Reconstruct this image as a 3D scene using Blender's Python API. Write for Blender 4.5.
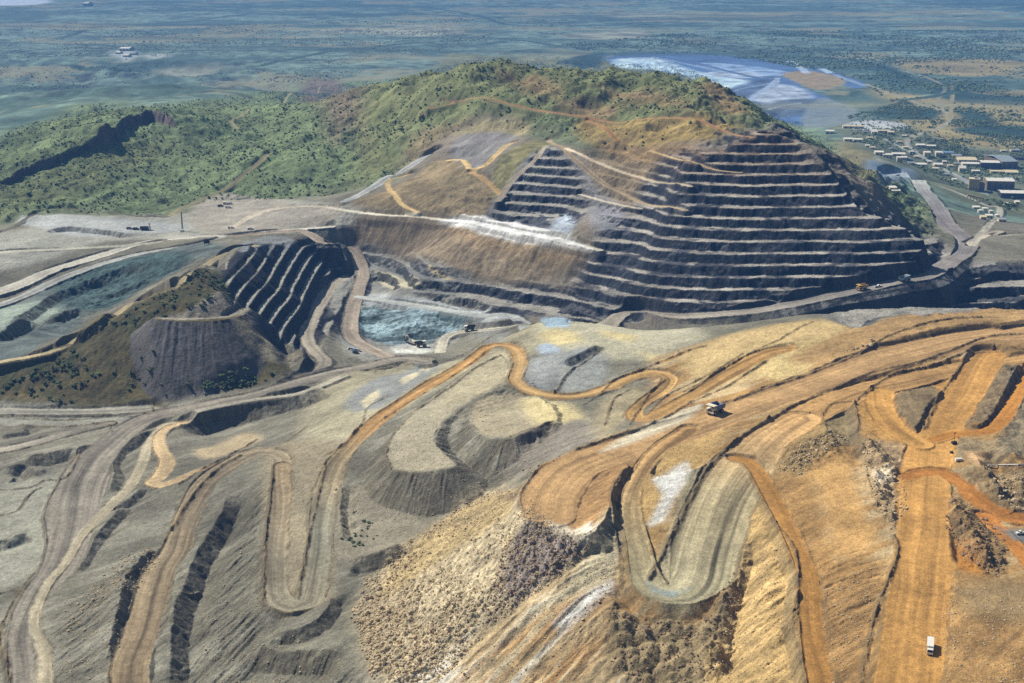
import bpy, math, random, time
import numpy as np
T0 = time.time()
Q = 1.25          # mesh fineness
for o in list(bpy.data.objects): bpy.data.objects.remove(o)
scene = bpy.context.scene
C = scene.collection

# ------------------------------------------------------------------ camera
HC = 560.0
FPX = 1407.0
PITCH = math.atan(421.5 / FPX)
cam = bpy.data.cameras.new('camera'); camo = bpy.data.objects.new('camera', cam); C.objects.link(camo)
cam.sensor_width = 36; cam.lens = FPX / 1024 * 36; cam.clip_start = 1; cam.clip_end = 200000
camo.location = (0, 0, HC); camo.rotation_euler = (math.pi / 2 - PITCH, 0, 0)
scene.camera = camo

# ------------------------------------------------------------------ sky, sun, exposure
SUN_EL = math.radians(44)
SX, SY = -0.80, 0.60                                     # direction towards the sun
world = bpy.data.worlds.new('World'); scene.world = world; world.use_nodes = True
nt = world.node_tree; nt.nodes.clear()
sky = nt.nodes.new('ShaderNodeTexSky'); sky.sky_type = 'NISHITA'; sky.sun_disc = False
sky.sun_elevation = SUN_EL; sky.sun_rotation = math.atan2(SX, SY); sky.altitude = 300
bg = nt.nodes.new('ShaderNodeBackground'); bg.inputs['Strength'].default_value = 0.05
wo = nt.nodes.new('ShaderNodeOutputWorld')
nt.links.new(sky.outputs[0], bg.inputs[0]); nt.links.new(bg.outputs[0], wo.inputs[0])
sun = bpy.data.lights.new('sun', 'SUN'); sun.energy = 5.0; sun.angle = math.radians(0.53); sun.color = (1.0, 0.93, 0.82)
suno = bpy.data.objects.new('sun', sun); C.objects.link(suno)
import mathutils
ce = math.cos(SUN_EL)
suno.rotation_euler = mathutils.Vector((SX * ce, SY * ce, math.sin(SUN_EL))).to_track_quat('Z', 'Y').to_euler()
suno.location = (-800, 800, 1500)
vs = scene.view_settings
vs.view_transform = 'Standard'; vs.look = 'None'; vs.exposure = 0.25; vs.gamma = 1; vs.use_curve_mapping = False
KLIT = np.array([1.32, 1.25, 1.17])                                              # flat ground: picture value / albedo

scene.cycles.use_denoising = False
scene.cycles.max_bounces = 4; scene.cycles.volume_bounces = 0

# ------------------------------------------------------------------ helpers: colour, noise
def lin(c):
    c = np.asarray(c, float) / 255.0
    return np.where(c <= 0.04045, c / 12.92, ((c + 0.055) / 1.055) ** 2.4)
def alb(*c):                                             # albedo of ground that looks like c in full sun
    return np.clip(lin(c) / KLIT, 0.004, 0.85).astype(np.float32)
rng = np.random.RandomState(7)
LAT = [rng.rand(256, 256).astype(np.float32) for _ in range(8)]
def vnoise(x, y, k=0):
    L = LAT[k % 8]
    xi = np.floor(x); yi = np.floor(y)
    fx = (x - xi).astype(np.float32); fy = (y - yi).astype(np.float32)
    xi = xi.astype(np.int64) + k * 37; yi = yi.astype(np.int64) + k * 91
    x0 = xi & 255; x1 = (xi + 1) & 255; y0 = yi & 255; y1 = (yi + 1) & 255
    fx = fx * fx * (3 - 2 * fx); fy = fy * fy * (3 - 2 * fy)
    a = L[y0, x0]; b = L[y0, x1]; c = L[y1, x0]; d = L[y1, x1]
    return (a + (b - a) * fx) * (1 - fy) + (c + (d - c) * fx) * fy - 0.5
def fbm(x, y, scale, octv=4, k=0, gain=0.5, turn=1.1):
    s = np.zeros(np.broadcast(x, y).shape, np.float32); a = 1.0; f = 1.0 / scale
    for i in range(octv):
        ca, sa = (math.cos(turn * i + 0.4), math.sin(turn * i + 0.4)) if turn else (1, 0)
        s += a * vnoise((x * ca - y * sa) * f, (x * sa + y * ca) * f, k + i)
        a *= gain; f *= 2.03
    return s * 2
def sstep(a, b, x):
    t = np.clip((x - a) / (b - a), 0, 1); return t * t * (3 - 2 * t)

# ------------------------------------------------------------------ projection helpers
def ratio_of(v):
    yv = (v - 341.5) / FPX
    return (math.sin(PITCH) + yv * math.cos(PITCH)) / (math.cos(PITCH) - yv * math.sin(PITCH))
def s_of(u, v):
    yv = (v - 341.5) / FPX
    return (u - 512) / FPX / (math.cos(PITCH) - yv * math.sin(PITCH))
def atz(u, v, z):                                        # the point at height z seen at a picture position
    D = (HC - z) / ratio_of(v); return (s_of(u, v) * D, D)

# ------------------------------------------------------------------ terrain grid: rows by distance, columns by bearing
def spaced(segs):
    out = []
    for a, b, st in segs:
        n = max(2, int(math.log(b / a) / (st / Q))); out += list(np.exp(np.linspace(math.log(a), math.log(b), n, endpoint=False)))
    return np.array(out + [segs[-1][1]])
TD = spaced([(300, 540, .006), (540, 1250, .00125), (1250, 1420, .0010), (1420, 1760, .00075), (1760, 2400, .0016), (2400, 4200, .003), (4200, 14000, .0045), (14000, 60000, .03)])
c0 = np.arange(-0.425, 0.4251, .00082 / Q)
SS = np.concatenate([np.linspace(-1.1, -0.425, int(60 * Q), endpoint=False), c0, np.linspace(0.426, 1.1, int(60 * Q))])
ND, NS = len(TD), len(SS)
TD = TD.astype(np.float64)
Y = np.repeat(TD[:, None], NS, 1).astype(np.float32); X = (TD[:, None] * SS[None, :]).astype(np.float32)
print('grid', ND, NS, ND * NS)

# picture position, height  ->  macro terrain
CP = [
(-150,683,135),(0,683,138),(130,683,150),(186,683,139),(300,683,152),(390,683,164),(500,683,172),(620,683,184),(720,683,189),(810,683,205),(900,683,222),(1024,683,226),(1170,683,228),
(0,600,138),(40,600,140),(110,600,150),(150,600,151),(200,600,141),(275,600,157),(310,600,158),(365,600,162),(450,600,182),(550,600,198),(612,600,202),(640,600,196),(700,600,197),(740,600,203),(810,600,215),(900,600,223),(1024,600,226),(1170,600,228),
(-150,540,138),(0,540,140),(70,540,143),(130,540,148),(190,540,151),(240,540,148),(276,540,160),(320,540,162),(385,540,166),(430,540,171),(520,540,206),(580,540,212),(650,540,206),(710,540,207),(780,540,217),(915,540,225),(1024,540,222),
(-100,480,142),(0,480,142),(90,480,146),(150,480,149),(210,480,156),(283,480,167),(330,480,169),(400,500,171),(460,500,173),(500,490,184),(545,490,219),(600,480,222),(660,480,217),(740,470,221),(830,480,226),(920,480,226),(1024,480,226),(1170,480,226),
(0,440,143),(100,440,146),(160,440,148),(230,440,150),(290,440,163),(350,440,175),(420,440,184),(500,440,197),(560,445,207),(600,440,222),(640,430,225),(740,430,227),(870,440,230),(940,440,230),(1024,440,230),(1170,440,230),
(-100,405,145),(0,405,145),(100,407,147),(190,405,150),(256,392,155),(320,400,165),(380,400,176),(430,400,190),(480,400,200),(540,400,206),(600,395,209),(660,395,213),(720,400,226),(800,390,228),(900,390,229),(1024,390,229),(1170,390,229),
(0,369,161),(66,340,180),(100,325,194),(133,303,205),(170,282,217),(210,262,222),(100,372,165),(170,375,166),(40,385,156),(200,385,160),(250,380,157),(280,370,165),(250,250,218),(155,312,206),(240,312,200),
(262,322,190),(300,348,160),(346,262,150),(275,250,200),(235,280,205),(357,293,136),(348,326,134),(363,273,141),(311,323,152),(353,340,134),(406,356,150),(330,243,172),
(300,381,155),(340,372,156),(240,235,200),
(420,342,125),(460,335,128),(420,318,142),(480,318,146),(420,300,146),(380,298,143),(420,285,160),(420,262,172),(420,245,180),(420,222,204),(380,240,180),(470,219,212),(500,260,185),(500,285,164),(500,232,207),(546,236,211),(592,250,205),(560,300,160),(520,318,150),(700,318,165),(620,318,158),
(550,215,219),(550,150,276),(469,169,248),(446,161,247),(490,190,234),(400,180,225),(386,186,220),(340,206,205),(440,140,262),(513,125,284),(513,100,303),(600,120,299),(600,150,277),(600,100,319),(600,80,345),(600,65,357),(700,92,340),(700,106,332),(700,118,322),(750,133,312),(750,118,320),(735,108,327),(680,84,346),(650,71,354),
(650,200,245),(700,200,253),(760,200,255),(650,250,208),(700,250,215),(760,250,216),(700,290,184),(620,290,178),(800,285,185),(820,200,255),(850,222,236),(800,160,288),(822,151,292),
(850,205,246),(905,235,207),(940,262,187),(870,192,215),(895,215,190),(930,200,150),(904,177,118),(966,250,184),(1024,233,165),(1000,215,110),(1000,202,40),(900,162,18),(950,180,12),(1024,190,8),(870,160,85),(850,148,70),(845,142,50),
(1000,270,178),(1000,300,164),(900,300,164),(850,310,162),(1170,270,175),(1170,300,165),(1170,190,5),(1170,225,120),
(1000,318,213),(1170,318,213),(900,316,213),(800,320,213),(700,328,212),(640,330,209),(600,324,205),(540,321,203),(500,345,198),(450,362,182),(400,375,166),
(0,300,162),(50,300,163),(100,290,165),(20,322,160),(100,256,182),(150,243,186),(0,250,184),(0,220,190),(100,225,190),(200,237,193),(340,231,196),(250,215,196),(340,220,200),(200,208,193),(-120,220,190),(-120,300,162),
(0,190,200),(100,180,206),(0,183,200),(50,160,219),(100,140,236),(150,120,251),(50,170,210),(150,137,230),(250,132,225),(250,170,212),(300,150,232),(300,112,250),(350,90,288),(400,82,308),(400,120,270),(350,180,215),(430,76,328),(480,62,353),(510,68,351),(540,69,349),(455,72,338),(-120,190,205),(-120,160,190),
(250,87,140),(150,87,70),(0,97,100),(60,112,160),(0,75,15),(200,72,20),(0,60,0),(-150,95,60),(-150,75,5),
]
CPW = [(0.4,2700,0),(.3,2800,10),(0.0,2900,110),(.1,2700,100),(.15,2550,90),(-.05,3200,70),(-.1,2700,215),(-.2,3000,190),(-.32,2900,160),(-.4,3300,120),(0.0,3600,15),(.1,3300,5),(.2,3100,3),(.35,3400,0),(-.1,4500,15),(-.3,5200,5),(0,4800,0),(.2,4500,0),
(-.35,1345,160),(-.29,1350,168),(-.22,1440,195),(0.02,1330,160),(.13,1290,166),(.27,1300,166),(.36,1300,166),(-.04,1290,145),(-.08,1300,142),(0.6,1300,165),
(-.6,400,160),(0,400,165),(.5,400,225),(-1,700,130),(1,700,225),(-1,1500,170),(1,1500,160),(1,2600,10),(-1,2500,150),(-1,4500,0),(1,4500,0),(-.6,8000,0),(0,7000,0),(.6,8000,0),(0,14000,0),(-.8,14000,0),(.8,14000,0),(-.3,30000,0),(.3,30000,0)]
P = []
for u, v, z in CP:
    x, y = atz(u, v, z); P.append((x / y, math.log(y), z))
for s, D, z in CPW: P.append((s, math.log(D), z))
P = np.array(P)
def tps(P, reg=2e-4):
    n = len(P); d = np.hypot(P[:, None, 0] - P[None, :, 0], P[:, None, 1] - P[None, :, 1])
    K = np.where(d > 0, d * d * np.log(d + 1e-12), 0) + reg * np.eye(n) * 1.0
    A = np.zeros((n + 3, n + 3)); A[:n, :n] = K; A[:n, n] = 1; A[:n, n + 1:] = P[:, :2]; A[n:, :n] = A[:n, n:].T
    return np.linalg.solve(A, np.concatenate([P[:, 2], np.zeros(3)]))
W = tps(P)
cs = np.linspace(SS[0], SS[-1], 340); ct = np.linspace(math.log(TD[0]), math.log(TD[-1]), 700)
G = np.zeros((700, 340))
for i in range(len(P)):
    d2 = (cs[None, :] - P[i, 0]) ** 2 + (ct[:, None] - P[i, 1]) ** 2
    G += W[i] * 0.5 * d2 * np.log(d2 + 1e-16)
G += W[-3] + W[-2] * cs[None, :] + W[-1] * ct[:, None]
# bilinear up
jt = (np.log(TD) - ct[0]) / (ct[1] - ct[0]); js = (SS - cs[0]) / (cs[1] - cs[0])
t0_ = np.clip(jt.astype(int), 0, 698); ft = (jt - t0_)[:, None]; s0_ = np.clip(js.astype(int), 0, 338); fs = (js - s0_)[None, :]
Z = ((G[t0_][:, s0_] * (1 - fs) + G[t0_][:, s0_ + 1] * fs) * (1 - ft) + (G[t0_ + 1][:, s0_] * (1 - fs) + G[t0_ + 1][:, s0_ + 1] * fs) * ft).astype(np.float32)
far = sstep(3800, 5200, Y)
Z = Z * (1 - far) + far * np.clip(Z, -2, 6)
Z = np.where(Y > 2300, np.maximum(Z, fbm(X, Y, 500, 3, 5) * 4), Z)
del G

def drow(D): return np.interp(D, TD, np.arange(ND))
PLAINMODE = [False]
def project(pts):
    out = []
    for u, v in pts:
        if PLAINMODE[0]:
            out.append(atz(u, v, 3)); continue
        s = s_of(u, v); r = ratio_of(v)
        j = np.interp(s, SS, np.arange(NS)); j0 = int(min(j, NS - 2)); f = j - j0
        zc = Z[:, j0] * (1 - f) + Z[:, j0 + 1] * f
        g = zc - (HC - r * TD)
        k = np.argmax(g >= 0) if (g >= 0).any() else ND - 1
        if k > 0 and g[k] > g[k - 1]:
            D = TD[k - 1] + (TD[k] - TD[k - 1]) * (-g[k - 1]) / (g[k] - g[k - 1])
        else: D = TD[k]
        out.append((s * D, D))
    return np.array(out)
def zat(x, y):
    x = np.asarray(x, float); y = np.asarray(y, float)
    i = np.interp(y, TD, np.arange(ND)); j = np.interp(x / y, SS, np.arange(NS))
    i0 = np.minimum(i.astype(int), ND - 2); j0 = np.minimum(j.astype(int), NS - 2); fi = i - i0; fj = j - j0
    return (Z[i0, j0] * (1 - fj) + Z[i0, j0 + 1] * fj) * (1 - fi) + (Z[i0 + 1, j0] * (1 - fj) + Z[i0 + 1, j0 + 1] * fj) * fi
def box(xmin, xmax, ymin, ymax):
    ymin = max(ymin, TD[0]); 
    i0 = max(0, np.searchsorted(TD, ymin) - 1); i1 = min(ND, np.searchsorted(TD, ymax) + 1)
    ss = [xmin / ymin, xmin / ymax, xmax / ymin, xmax / ymax]
    j0 = max(0, np.searchsorted(SS, min(ss)) - 1); j1 = min(NS, np.searchsorted(SS, max(ss)) + 1)
    return slice(i0, max(i1, i0 + 1)), slice(j0, max(j1, j0 + 1))
def smooth_line(p, closed=False, step=6.0):
    p = np.asarray(p, float)
    if len(p) < 3 and not closed:
        n = max(2, int(np.hypot(*(p[1, :2] - p[0, :2])) / step)); return np.array([p[0] + (p[1] - p[0]) * t for t in np.linspace(0, 1, n)])
    q = np.vstack([p[-1:], p, p[:2]]) if closed else np.vstack([2 * p[0] - p[1], p, 2 * p[-1] - p[-2]])
    out = []
    for i in range(1, len(q) - 2):
        a, b, c, d = q[i - 1], q[i], q[i + 1], q[i + 2]
        L = np.hypot(*(c[:2] - b[:2])); n = max(1, int(L / step))
        for t in np.arange(n) / n:
            out.append(0.5 * (2 * b + (c - a) * t + (2 * a - 5 * b + 4 * c - d) * t * t + (3 * b - a - 3 * c + d) * t ** 3))
    if not closed: out.append(q[-2])
    return np.array(out)
def linefield(p, R, closed=False):
    """distance, signed side, along for grid points within R of polyline p -> (slices, dist, side, along, idx)"""
    sl = box(p[:, 0].min() - R, p[:, 0].max() + R, p[:, 1].min() - R, p[:, 1].max() + R)
    shp = X[sl].shape
    best = np.full(shp, 1e9, np.float32); side = np.zeros(shp, np.float32); al = np.zeros(shp, np.float32)
    pts = np.vstack([p, p[:1]]) if closed else p
    acc = 0.0; oi, oj = sl[0].start, sl[1].start
    for k in range(len(pts) - 1):
        a = pts[k, :2]; b = pts[k + 1, :2]; L = np.hypot(*(b - a))
        if L < 1e-6: continue
        q = box(min(a[0], b[0]) - R, max(a[0], b[0]) + R, min(a[1], b[1]) - R, max(a[1], b[1]) + R)
        ls = (slice(max(q[0].start - oi, 0), max(q[0].stop - oi, 0)), slice(max(q[1].start - oj, 0), max(q[1].stop - oj, 0)))
        x = X[sl][ls] - a[0]; y = Y[sl][ls] - a[1]; d = (b - a) / L
        t = np.clip(x * d[0] + y * d[1], 0, L); dx = x - t * d[0]; dy = y - t * d[1]
        ds = np.sqrt(dx * dx + dy * dy); bb = best[ls]; m = ds < bb
        bb[m] = ds[m]; side[ls][m] = np.sign(dy * d[0] - dx * d[1])[m]; al[ls][m] = (acc + t)[m]
        acc += L
    return sl, best, side, al
def polyin(p, R=0):
    sl = box(p[:, 0].min() - R, p[:, 0].max() + R, p[:, 1].min() - R, p[:, 1].max() + R)
    x = X[sl] + WX[sl]; y = Y[sl] + WY[sl]; ins = np.zeros(x.shape, bool)
    n = len(p)
    for i in range(n):
        x1, y1 = p[i, :2]; x2, y2 = p[(i + 1) % n, :2]
        if y1 == y2: continue
        c = ((y1 > y) != (y2 > y)) & (x < (x2 - x1) * (y - y1) / (y2 - y1) + x1)
        ins ^= c
    return sl, ins
WX = fbm(X, Y, 14, 2, 2) * 1.6 * (0.3 + Y / 1400); WY = fbm(X, Y, 14, 2, 5) * 1.6 * (0.3 + Y / 1400)
ZERO = np.zeros_like(WX)
def polymask(p, feather):
    """1 inside, falling to 0 across `feather` metres outside"""
    p = smooth_line(p, True, 12)
    sl, ins = polyin(p, feather * 1.05)
    if feather <= 0: return sl, ins.astype(np.float32)
    sl2, d, s, a = linefield(p, feather * 1.05, True)
    i0 = max(sl[0].start, sl2[0].start)
    m = np.where(ins, 0.5 + 0.5 * np.clip(d / feather, 0, 1), 0.5 - 0.5 * np.clip(d / feather, 0, 1)) if sl == sl2 else ins.astype(np.float32)
    return sl, sstep(0, 1, m).astype(np.float32)

COL = np.zeros((ND, NS, 3), np.float32)
CLS = np.zeros((ND, NS), np.uint8)
ROUGH = np.zeros((ND, NS), np.float32)       # 0 smooth soil, 1 rubble
VEG = np.zeros((ND, NS), np.float32)
CLASSES = ['ground']
def newclass(name):
    CLASSES.append(name); return len(CLASSES) - 1

def blend(sl, m, col, var=0.12, scale=25, k=1, cls=None, streak=None, veg=None, rough=None):
    m3 = m[..., None]
    x = X[sl]; y = Y[sl]
    if streak:                                        # (direction degrees in plan, length, width, strength[, second colour])
        a = math.radians(streak[0]); ca, sa = math.cos(a), math.sin(a)
        wob = fbm(x, y, 90, 2, k) * streak[2] * 1.2
        n = fbm((x * ca + y * sa) / streak[1] * streak[2], -x * sa + y * ca + wob, streak[2], 4, k + 3, .6, 0)
        n2 = fbm(x, y, scale, 4, k)
        c = col[None, None] * (1 + streak[3] * n + var * n2)[..., None]
        if len(streak) > 4:
            w = sstep(0.0, .55, n + 0.5 * fbm(x, y, 60, 2, k + 1))[..., None]; c = c * (1 - w) + streak[4] * w * (1 + var * n2)[..., None]
    else:
        c = col[None, None] * (1 + var * fbm(x, y, scale, 5, k))[..., None]
    if PLAINMODE[0]: m = m * ((y > 2300) & (Z[sl] < 90)); m3 = m[..., None]
    COL[sl] = COL[sl] * (1 - m3) + c * m3
    if cls is not None: CLS[sl] = np.where(m > 0.5, cls, CLS[sl])
    if veg is not None: VEG[sl] = VEG[sl] * (1 - m) + veg * m
    if rough is not None: ROUGH[sl] = ROUGH[sl] * (1 - m) + rough * m
def area(pix, col, feather=4, world_pts=False, **kw):
    p = np.array(pix, float) if world_pts else project(pix)
    sl, m = polymask(p, feather); blend(sl, m, col, **kw)

def terrace(pix, hb, z0, frac, feather=15, rough=1.5, kn=3, lip=0.0):
    p = project(pix); sl, m = polymask(p, feather)
    x, y = X[sl], Y[sl]
    zz = Z[sl] + fbm(x, y, 60, 2, kn) * rough + fbm(x, y, 9, 3, kn + 1) * 0.5 * rough
    q = (zz - z0) / hb; k = np.floor(q); f = q - k
    # crumbling: the face angle varies along the bench
    fr = np.clip(frac * (1 + 0.5 * fbm(x, y, 45, 2, kn + 2)), 0.12, 0.9)
    g = np.clip((f - (1 - fr)) / fr, 0, 1)
    zt = z0 + (k + g) * hb + (1 - g) * f * 0.6
    Z[sl] = Z[sl] * (1 - m) + zt * m
    return sl, m, g

def plateau(pix, z=None, dz=0, tan=0.75, rag=1.0, tilt=True, reach=90, limit=None):
    """flat-topped heap of tipped waste: traced at its crest, faces at the angle of repose"""
    w0 = project(pix)
    zm = zat(w0[:, 0], w0[:, 1]) + dz if z is None else np.full(len(pix), float(z))
    p = np.array([atz(u, v, zz) for (u, v), zz in zip(pix, zm)])
    A = np.c_[p - p.mean(0), np.ones(len(p))]; co, *_ = np.linalg.lstsq(A, zm, rcond=None)
    ps = smooth_line(p, True, 6)
    sl, d, s, a = linefield(ps, reach, True); sl2, ins = polyin(ps, reach)
    x, y = X[sl], Y[sl]
    top = co[0] * (x - p[:, 0].mean()) + co[1] * (y - p[:, 1].mean()) + co[2]
    dd = np.where(ins, 0, d)
    face = top - np.minimum(dd, reach) * tan + fbm(a / 3.0, d / 40, 1.0, 3, 2, .5, 0) * np.clip(dd, 0, 3) * 0.25 * rag
    new = np.maximum(Z[sl], np.where(dd >= reach * .99, -1e3, face))
    if True: new = np.where(ins, top + fbm(x, y, 20, 3, 4) * 0.35, new)
    if limit is not None:
        lp = smooth_line(project(limit), True, 8); lsl, lin_ = polyin(lp, 0); LM = np.zeros(Z.shape, bool); LM[lsl] = lin_
        lsl2, ld, _, _ = linefield(lp, 24, True); LD = np.full(Z.shape, 1e9, np.float32); LD[lsl2] = ld
        k = np.where(LM[sl], 1, 1 - sstep(0, 22, LD[sl])); new = np.where(ins, new, Z[sl] + (new - Z[sl]) * k)
    fm = ((new > Z[sl] + 0.3) & ~ins)
    Z[sl] = new
    return sl, ins, fm, a, d

def scarp(pix, drop, tan=0.75, recover=60, up=0.35, side=-1, taper=True, rag=.8):
    """a step in the ground: traced at its crest; the low side (side of travel direction: -1 right, 1 left)"""
    p = smooth_line(project(pix), False, 5)
    R = recover + drop / tan
    sl, d, s, a = linefield(p, R)
    L = a.max()
    tp = np.clip(np.minimum(a, L - a) / (0.18 * L), 0, 1) if taper else np.ones_like(d)
    tp = np.where(d > 1e8, 0, sstep(0, 1, tp))
    d = d + fbm(X[sl], Y[sl], 7, 3, 6) * 1.1 * rag
    wid = drop / tan
    low = -drop * (1 - up) * np.clip(d / (wid * (1 - up)), 0, 1) * (1 - sstep(wid, R * 0.98, d))
    high = drop * up * (1 - sstep(0, recover, d)) 
    face_up = 0
    lowside = (s == side)
    dz = np.where(lowside, drop * up + low - drop * up * np.clip(d / (wid * up + .1), 0, 1) * 1.0, high)
    # continuous: crest at +drop*up, toe at -drop*(1-up)
    t = np.clip(d / wid, 0, 1)
    lo = drop * up - drop * t
    lo = np.where(d > wid, -drop * (1 - up) * (1 - sstep(wid, R * .98, d)), lo)
    dz = np.where(lowside, lo, high)
    Z[sl] += np.where(d < R, dz * tp, 0).astype(np.float32)
    fm = (lowside & (d < wid) & (tp > .3))
    return sl, fm, a, d

RN = [0]
def road(pix, width, col, berm=(0, 0), zoff=0.0, win=45, cls='haul_road', edge=None, streak=.16, cut=0.75, rise=1.1, bcol=None, ends=True, col2=None, cols=None, reach=30, flat=True, tracks=True, darkedge=None):
    """berm heights: (left of travel, right of travel)"""
    n = len(pix)
    wd = np.full(n, float(width)) if np.isscalar(width) else np.interp(np.linspace(0, 1, n), np.linspace(0, 1, len(width)), width)
    w = project(pix); p3 = smooth_line(np.c_[w, wd], False, 5.0)
    zz = zat(p3[:, 0], p3[:, 1]); seg = np.hypot(np.diff(p3[:, 0]), np.diff(p3[:, 1])); cum = np.r_[0, np.cumsum(seg)]
    if flat:
        zs = np.array([np.average(zz, weights=np.exp(-((cum - c) / win) ** 2)) for c in cum]) + zoff
    R = wd.max() / 2 + reach
    sl, d, s, a = linefield(p3, R)
    hw = np.interp(a, cum, p3[:, 2]) / 2 * (1 + .16 * fbm(a / 45, s * 2 + RN[0], 1.0, 2, 3, .5, 0))
    x, y = X[sl], Y[sl]
    dn = d + fbm(x, y, 10, 3, 4) * min(1.0, 0.08 * wd.mean())
    if flat:
        zr = np.interp(a, cum, zs)
        over = np.maximum(d - hw - 1.0, 0)
        zc = np.clip(Z[sl], zr - over * cut, zr + over * rise)
        ok = d < R * 0.98
        zc = np.where(ok, zc, Z[sl])
        fade = sstep(R * .7, R * .97, d); zc = zc * (1 - fade) + Z[sl] * fade
        Z[sl] = zc
    bn = 0.75 + 0.5 * fbm(a / 12, s * 3, 1.0, 2, 3)
    for sd, h in ((1, berm[0] * .75), (-1, berm[1] * .75)):
        if h:
            off = (d - hw - 0.9 * h); m = (s == sd) & (d < 1e8)
            Z[sl] += np.where(m, h * bn * np.exp(-(off / (0.75 * h)) ** 2), 0).astype(np.float32)
            bm = np.where(m, np.exp(-(off / (0.9 * h)) ** 2), 0).astype(np.float32)
            h = h; blend(sl, bm * .6, BERM if bcol is None else bcol, var=.4, scale=4)
    lat = d * s
    m = (1 - sstep(-.6, 1.8 + .07 * hw, dn - hw + .8 * fbm(x, y, 3, 2, 1))).astype(np.float32)
    if PLAINMODE[0]: m *= (y > 2300) & (Z[sl] < 90); dn = np.where(m > 0, dn, 1e9)
    lw = lat + 1.5 * fbm(a / 60, lat / 40, 1.0, 2, 3)
    nst = fbm(lw / 1.8, a / 110, 1.0, 3, RN[0] % 5, .6, 0) * streak + fbm(lw / 6, a / 200, 1.0, 2, RN[0] % 5 + 1, .5, 0) * streak * 1.2
    wt = np.exp(-((np.abs(lat) - hw * .5) / (hw * .28)) ** 2) * .06                      # compacted wheel lanes
    c = col[None, None] * (1 + nst - wt * (1 if tracks else 0) + .12 * fbm(x, y, 30, 3, 2))[..., None]
    if col2 is not None:
        t = np.clip(a / max(cum[-1], 1), 0, 1)[..., None]; c2 = col2[None, None] * (1 + nst - wt)[..., None]; c = c * (1 - t) + c2 * t
    if cols is not None:                                  # colour changes along the road: [(picture x, y), colour] stations
        st = np.array([np.argmin(np.hypot(p3[:, 0] - q[0], p3[:, 1] - q[1])) for q in project([c_[0] for c_ in cols])]); st = cum[st]
        o_ = np.argsort(st); c2 = np.stack([np.interp(a, st[o_], np.array([cols[i][1][k] for i in o_])) for k in range(3)], -1); c = c2 * (1 + nst - wt + .12 * fbm(x, y, 30, 3, 2))[..., None]
    COL[sl] = COL[sl] * (1 - m[..., None]) + np.clip(c, .003, 1) * m[..., None]
    ROUGH[sl] *= 1 - m; VEG[sl] *= 1 - (d < hw + 3)
    ci = newclass(cls) if isinstance(cls, str) else cls
    if ci is not None: CLS[sl] = np.where(dn < hw + .5, ci, CLS[sl])
    RN[0] += 1
    return p3, ci
def ridge(pix, h, col=None, wid=1.0, cr=.85):
    """a windrow of pushed-up rock along a line"""
    h = h * .72; p = smooth_line(project(pix), False, 5)
    sl, d, s, a = linefield(p, 5 * h * wid + 4)
    d = d + fbm(X[sl], Y[sl], 5, 2, 4) * .6
    hh = h * (0.8 + .5 * fbm(a / 10, s * 2, 1, 2, 3))
    g = np.where(d < 1e8, np.exp(-(d / (0.8 * h * wid)) ** 2), 0).astype(np.float32)
    Z[sl] += g * hh
    blend(sl, np.clip(g * cr * .8, 0, 1), BERM if col is None else col, var=.5, scale=4, rough=.5)
# ------------------------------------------------------------------ palette (colours of the ground in full sun)
BERM = alb(128, 108, 76)
GREY = alb(134, 128, 108); GREYD = alb(128, 120, 104); TAN = alb(205, 176, 124); OCHRE = alb(188, 148, 92); ORANGE = alb(190, 132, 62)
BRIGHT = alb(226, 200, 150); WHITE = alb(245, 240, 225); ROADG = alb(160, 148, 126); ROADW = alb(200, 192, 168); PURP = alb(112, 106, 104)
DUST = alb(186, 178, 152); TEAL = alb(112, 134, 130); GREEN = alb(134, 148, 100); GREEND = alb(92, 112, 78); BROWN = alb(150, 122, 88)
ROCK = alb(134, 128, 118); ROCKD = alb(112, 110, 108); PLAIN = alb(122, 142, 122); SLATE = alb(104, 112, 112)

# ------------------------------------------------------------------ relief of the natural country
def bumps(pix, amp, scale, feather=60, octv=5, k=1, ridged=False, world_pts=False):
    p = np.array(pix, float) if world_pts else project(pix)
    sl, m = polymask(p, feather); x, y = X[sl], Y[sl]
    n = fbm(x, y, scale, octv, k)
    if ridged: n = (0.16 - np.abs(n)) * 1.6
    Z[sl] += n * amp * m
HILL = [(-260,222),(0,222),(60,212),(140,216),(170,214),(215,200),(262,200),(330,195),(390,180),(440,140),(500,125),(560,142),(640,148),(700,132),(750,128),(800,140),(860,178),(905,215),(915,225),(935,205),(890,180),(860,160),(800,122),(745,96),(690,70),(600,60),(480,58),(400,78),(300,88),(250,94),(200,100),(150,106),(100,102),(60,114),(0,136),(-80,150)]
bumps(HILL, 9, 210, 60, 5, 1, True)
bumps(HILL, 4.0, 60, 30, 5, 3, True); bumps(HILL, 2.0, 22, 20, 3, 6)
bumps([(330,92),(400,80),(480,58),(600,62),(700,78),(740,100),(700,112),(560,112),(470,100),(400,130),(330,130)], 6, 70, 40, 5, 2, True)
bumps([(640,66),(680,76),(735,95),(770,120),(820,150),(860,185),(880,215),(850,195),(800,145),(750,118),(690,95)], 8, 38, 12, 4, 4)
bumps([(860,180),(900,180),(920,205),(935,230),(925,245),(900,225),(870,205)], 9, 34, 12, 4, 1)
bumps([(0,372),(66,342),(133,305),(175,283),(215,264),(230,290),(240,318),(250,372),(200,388),(120,404),(0,400)], 3.5, 55, 16, 5, 3)
bumps([(330,235),(400,226),(470,224),(520,236),(590,252),(560,285),(480,285),(400,262),(350,250)], 3.5, 60, 16, 4, 2)
bumps([(350,225),(346,206),(390,188),(440,150),(500,150),(510,180),(492,218),(400,214)], 5, 60, 20, 5, 5)

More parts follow.
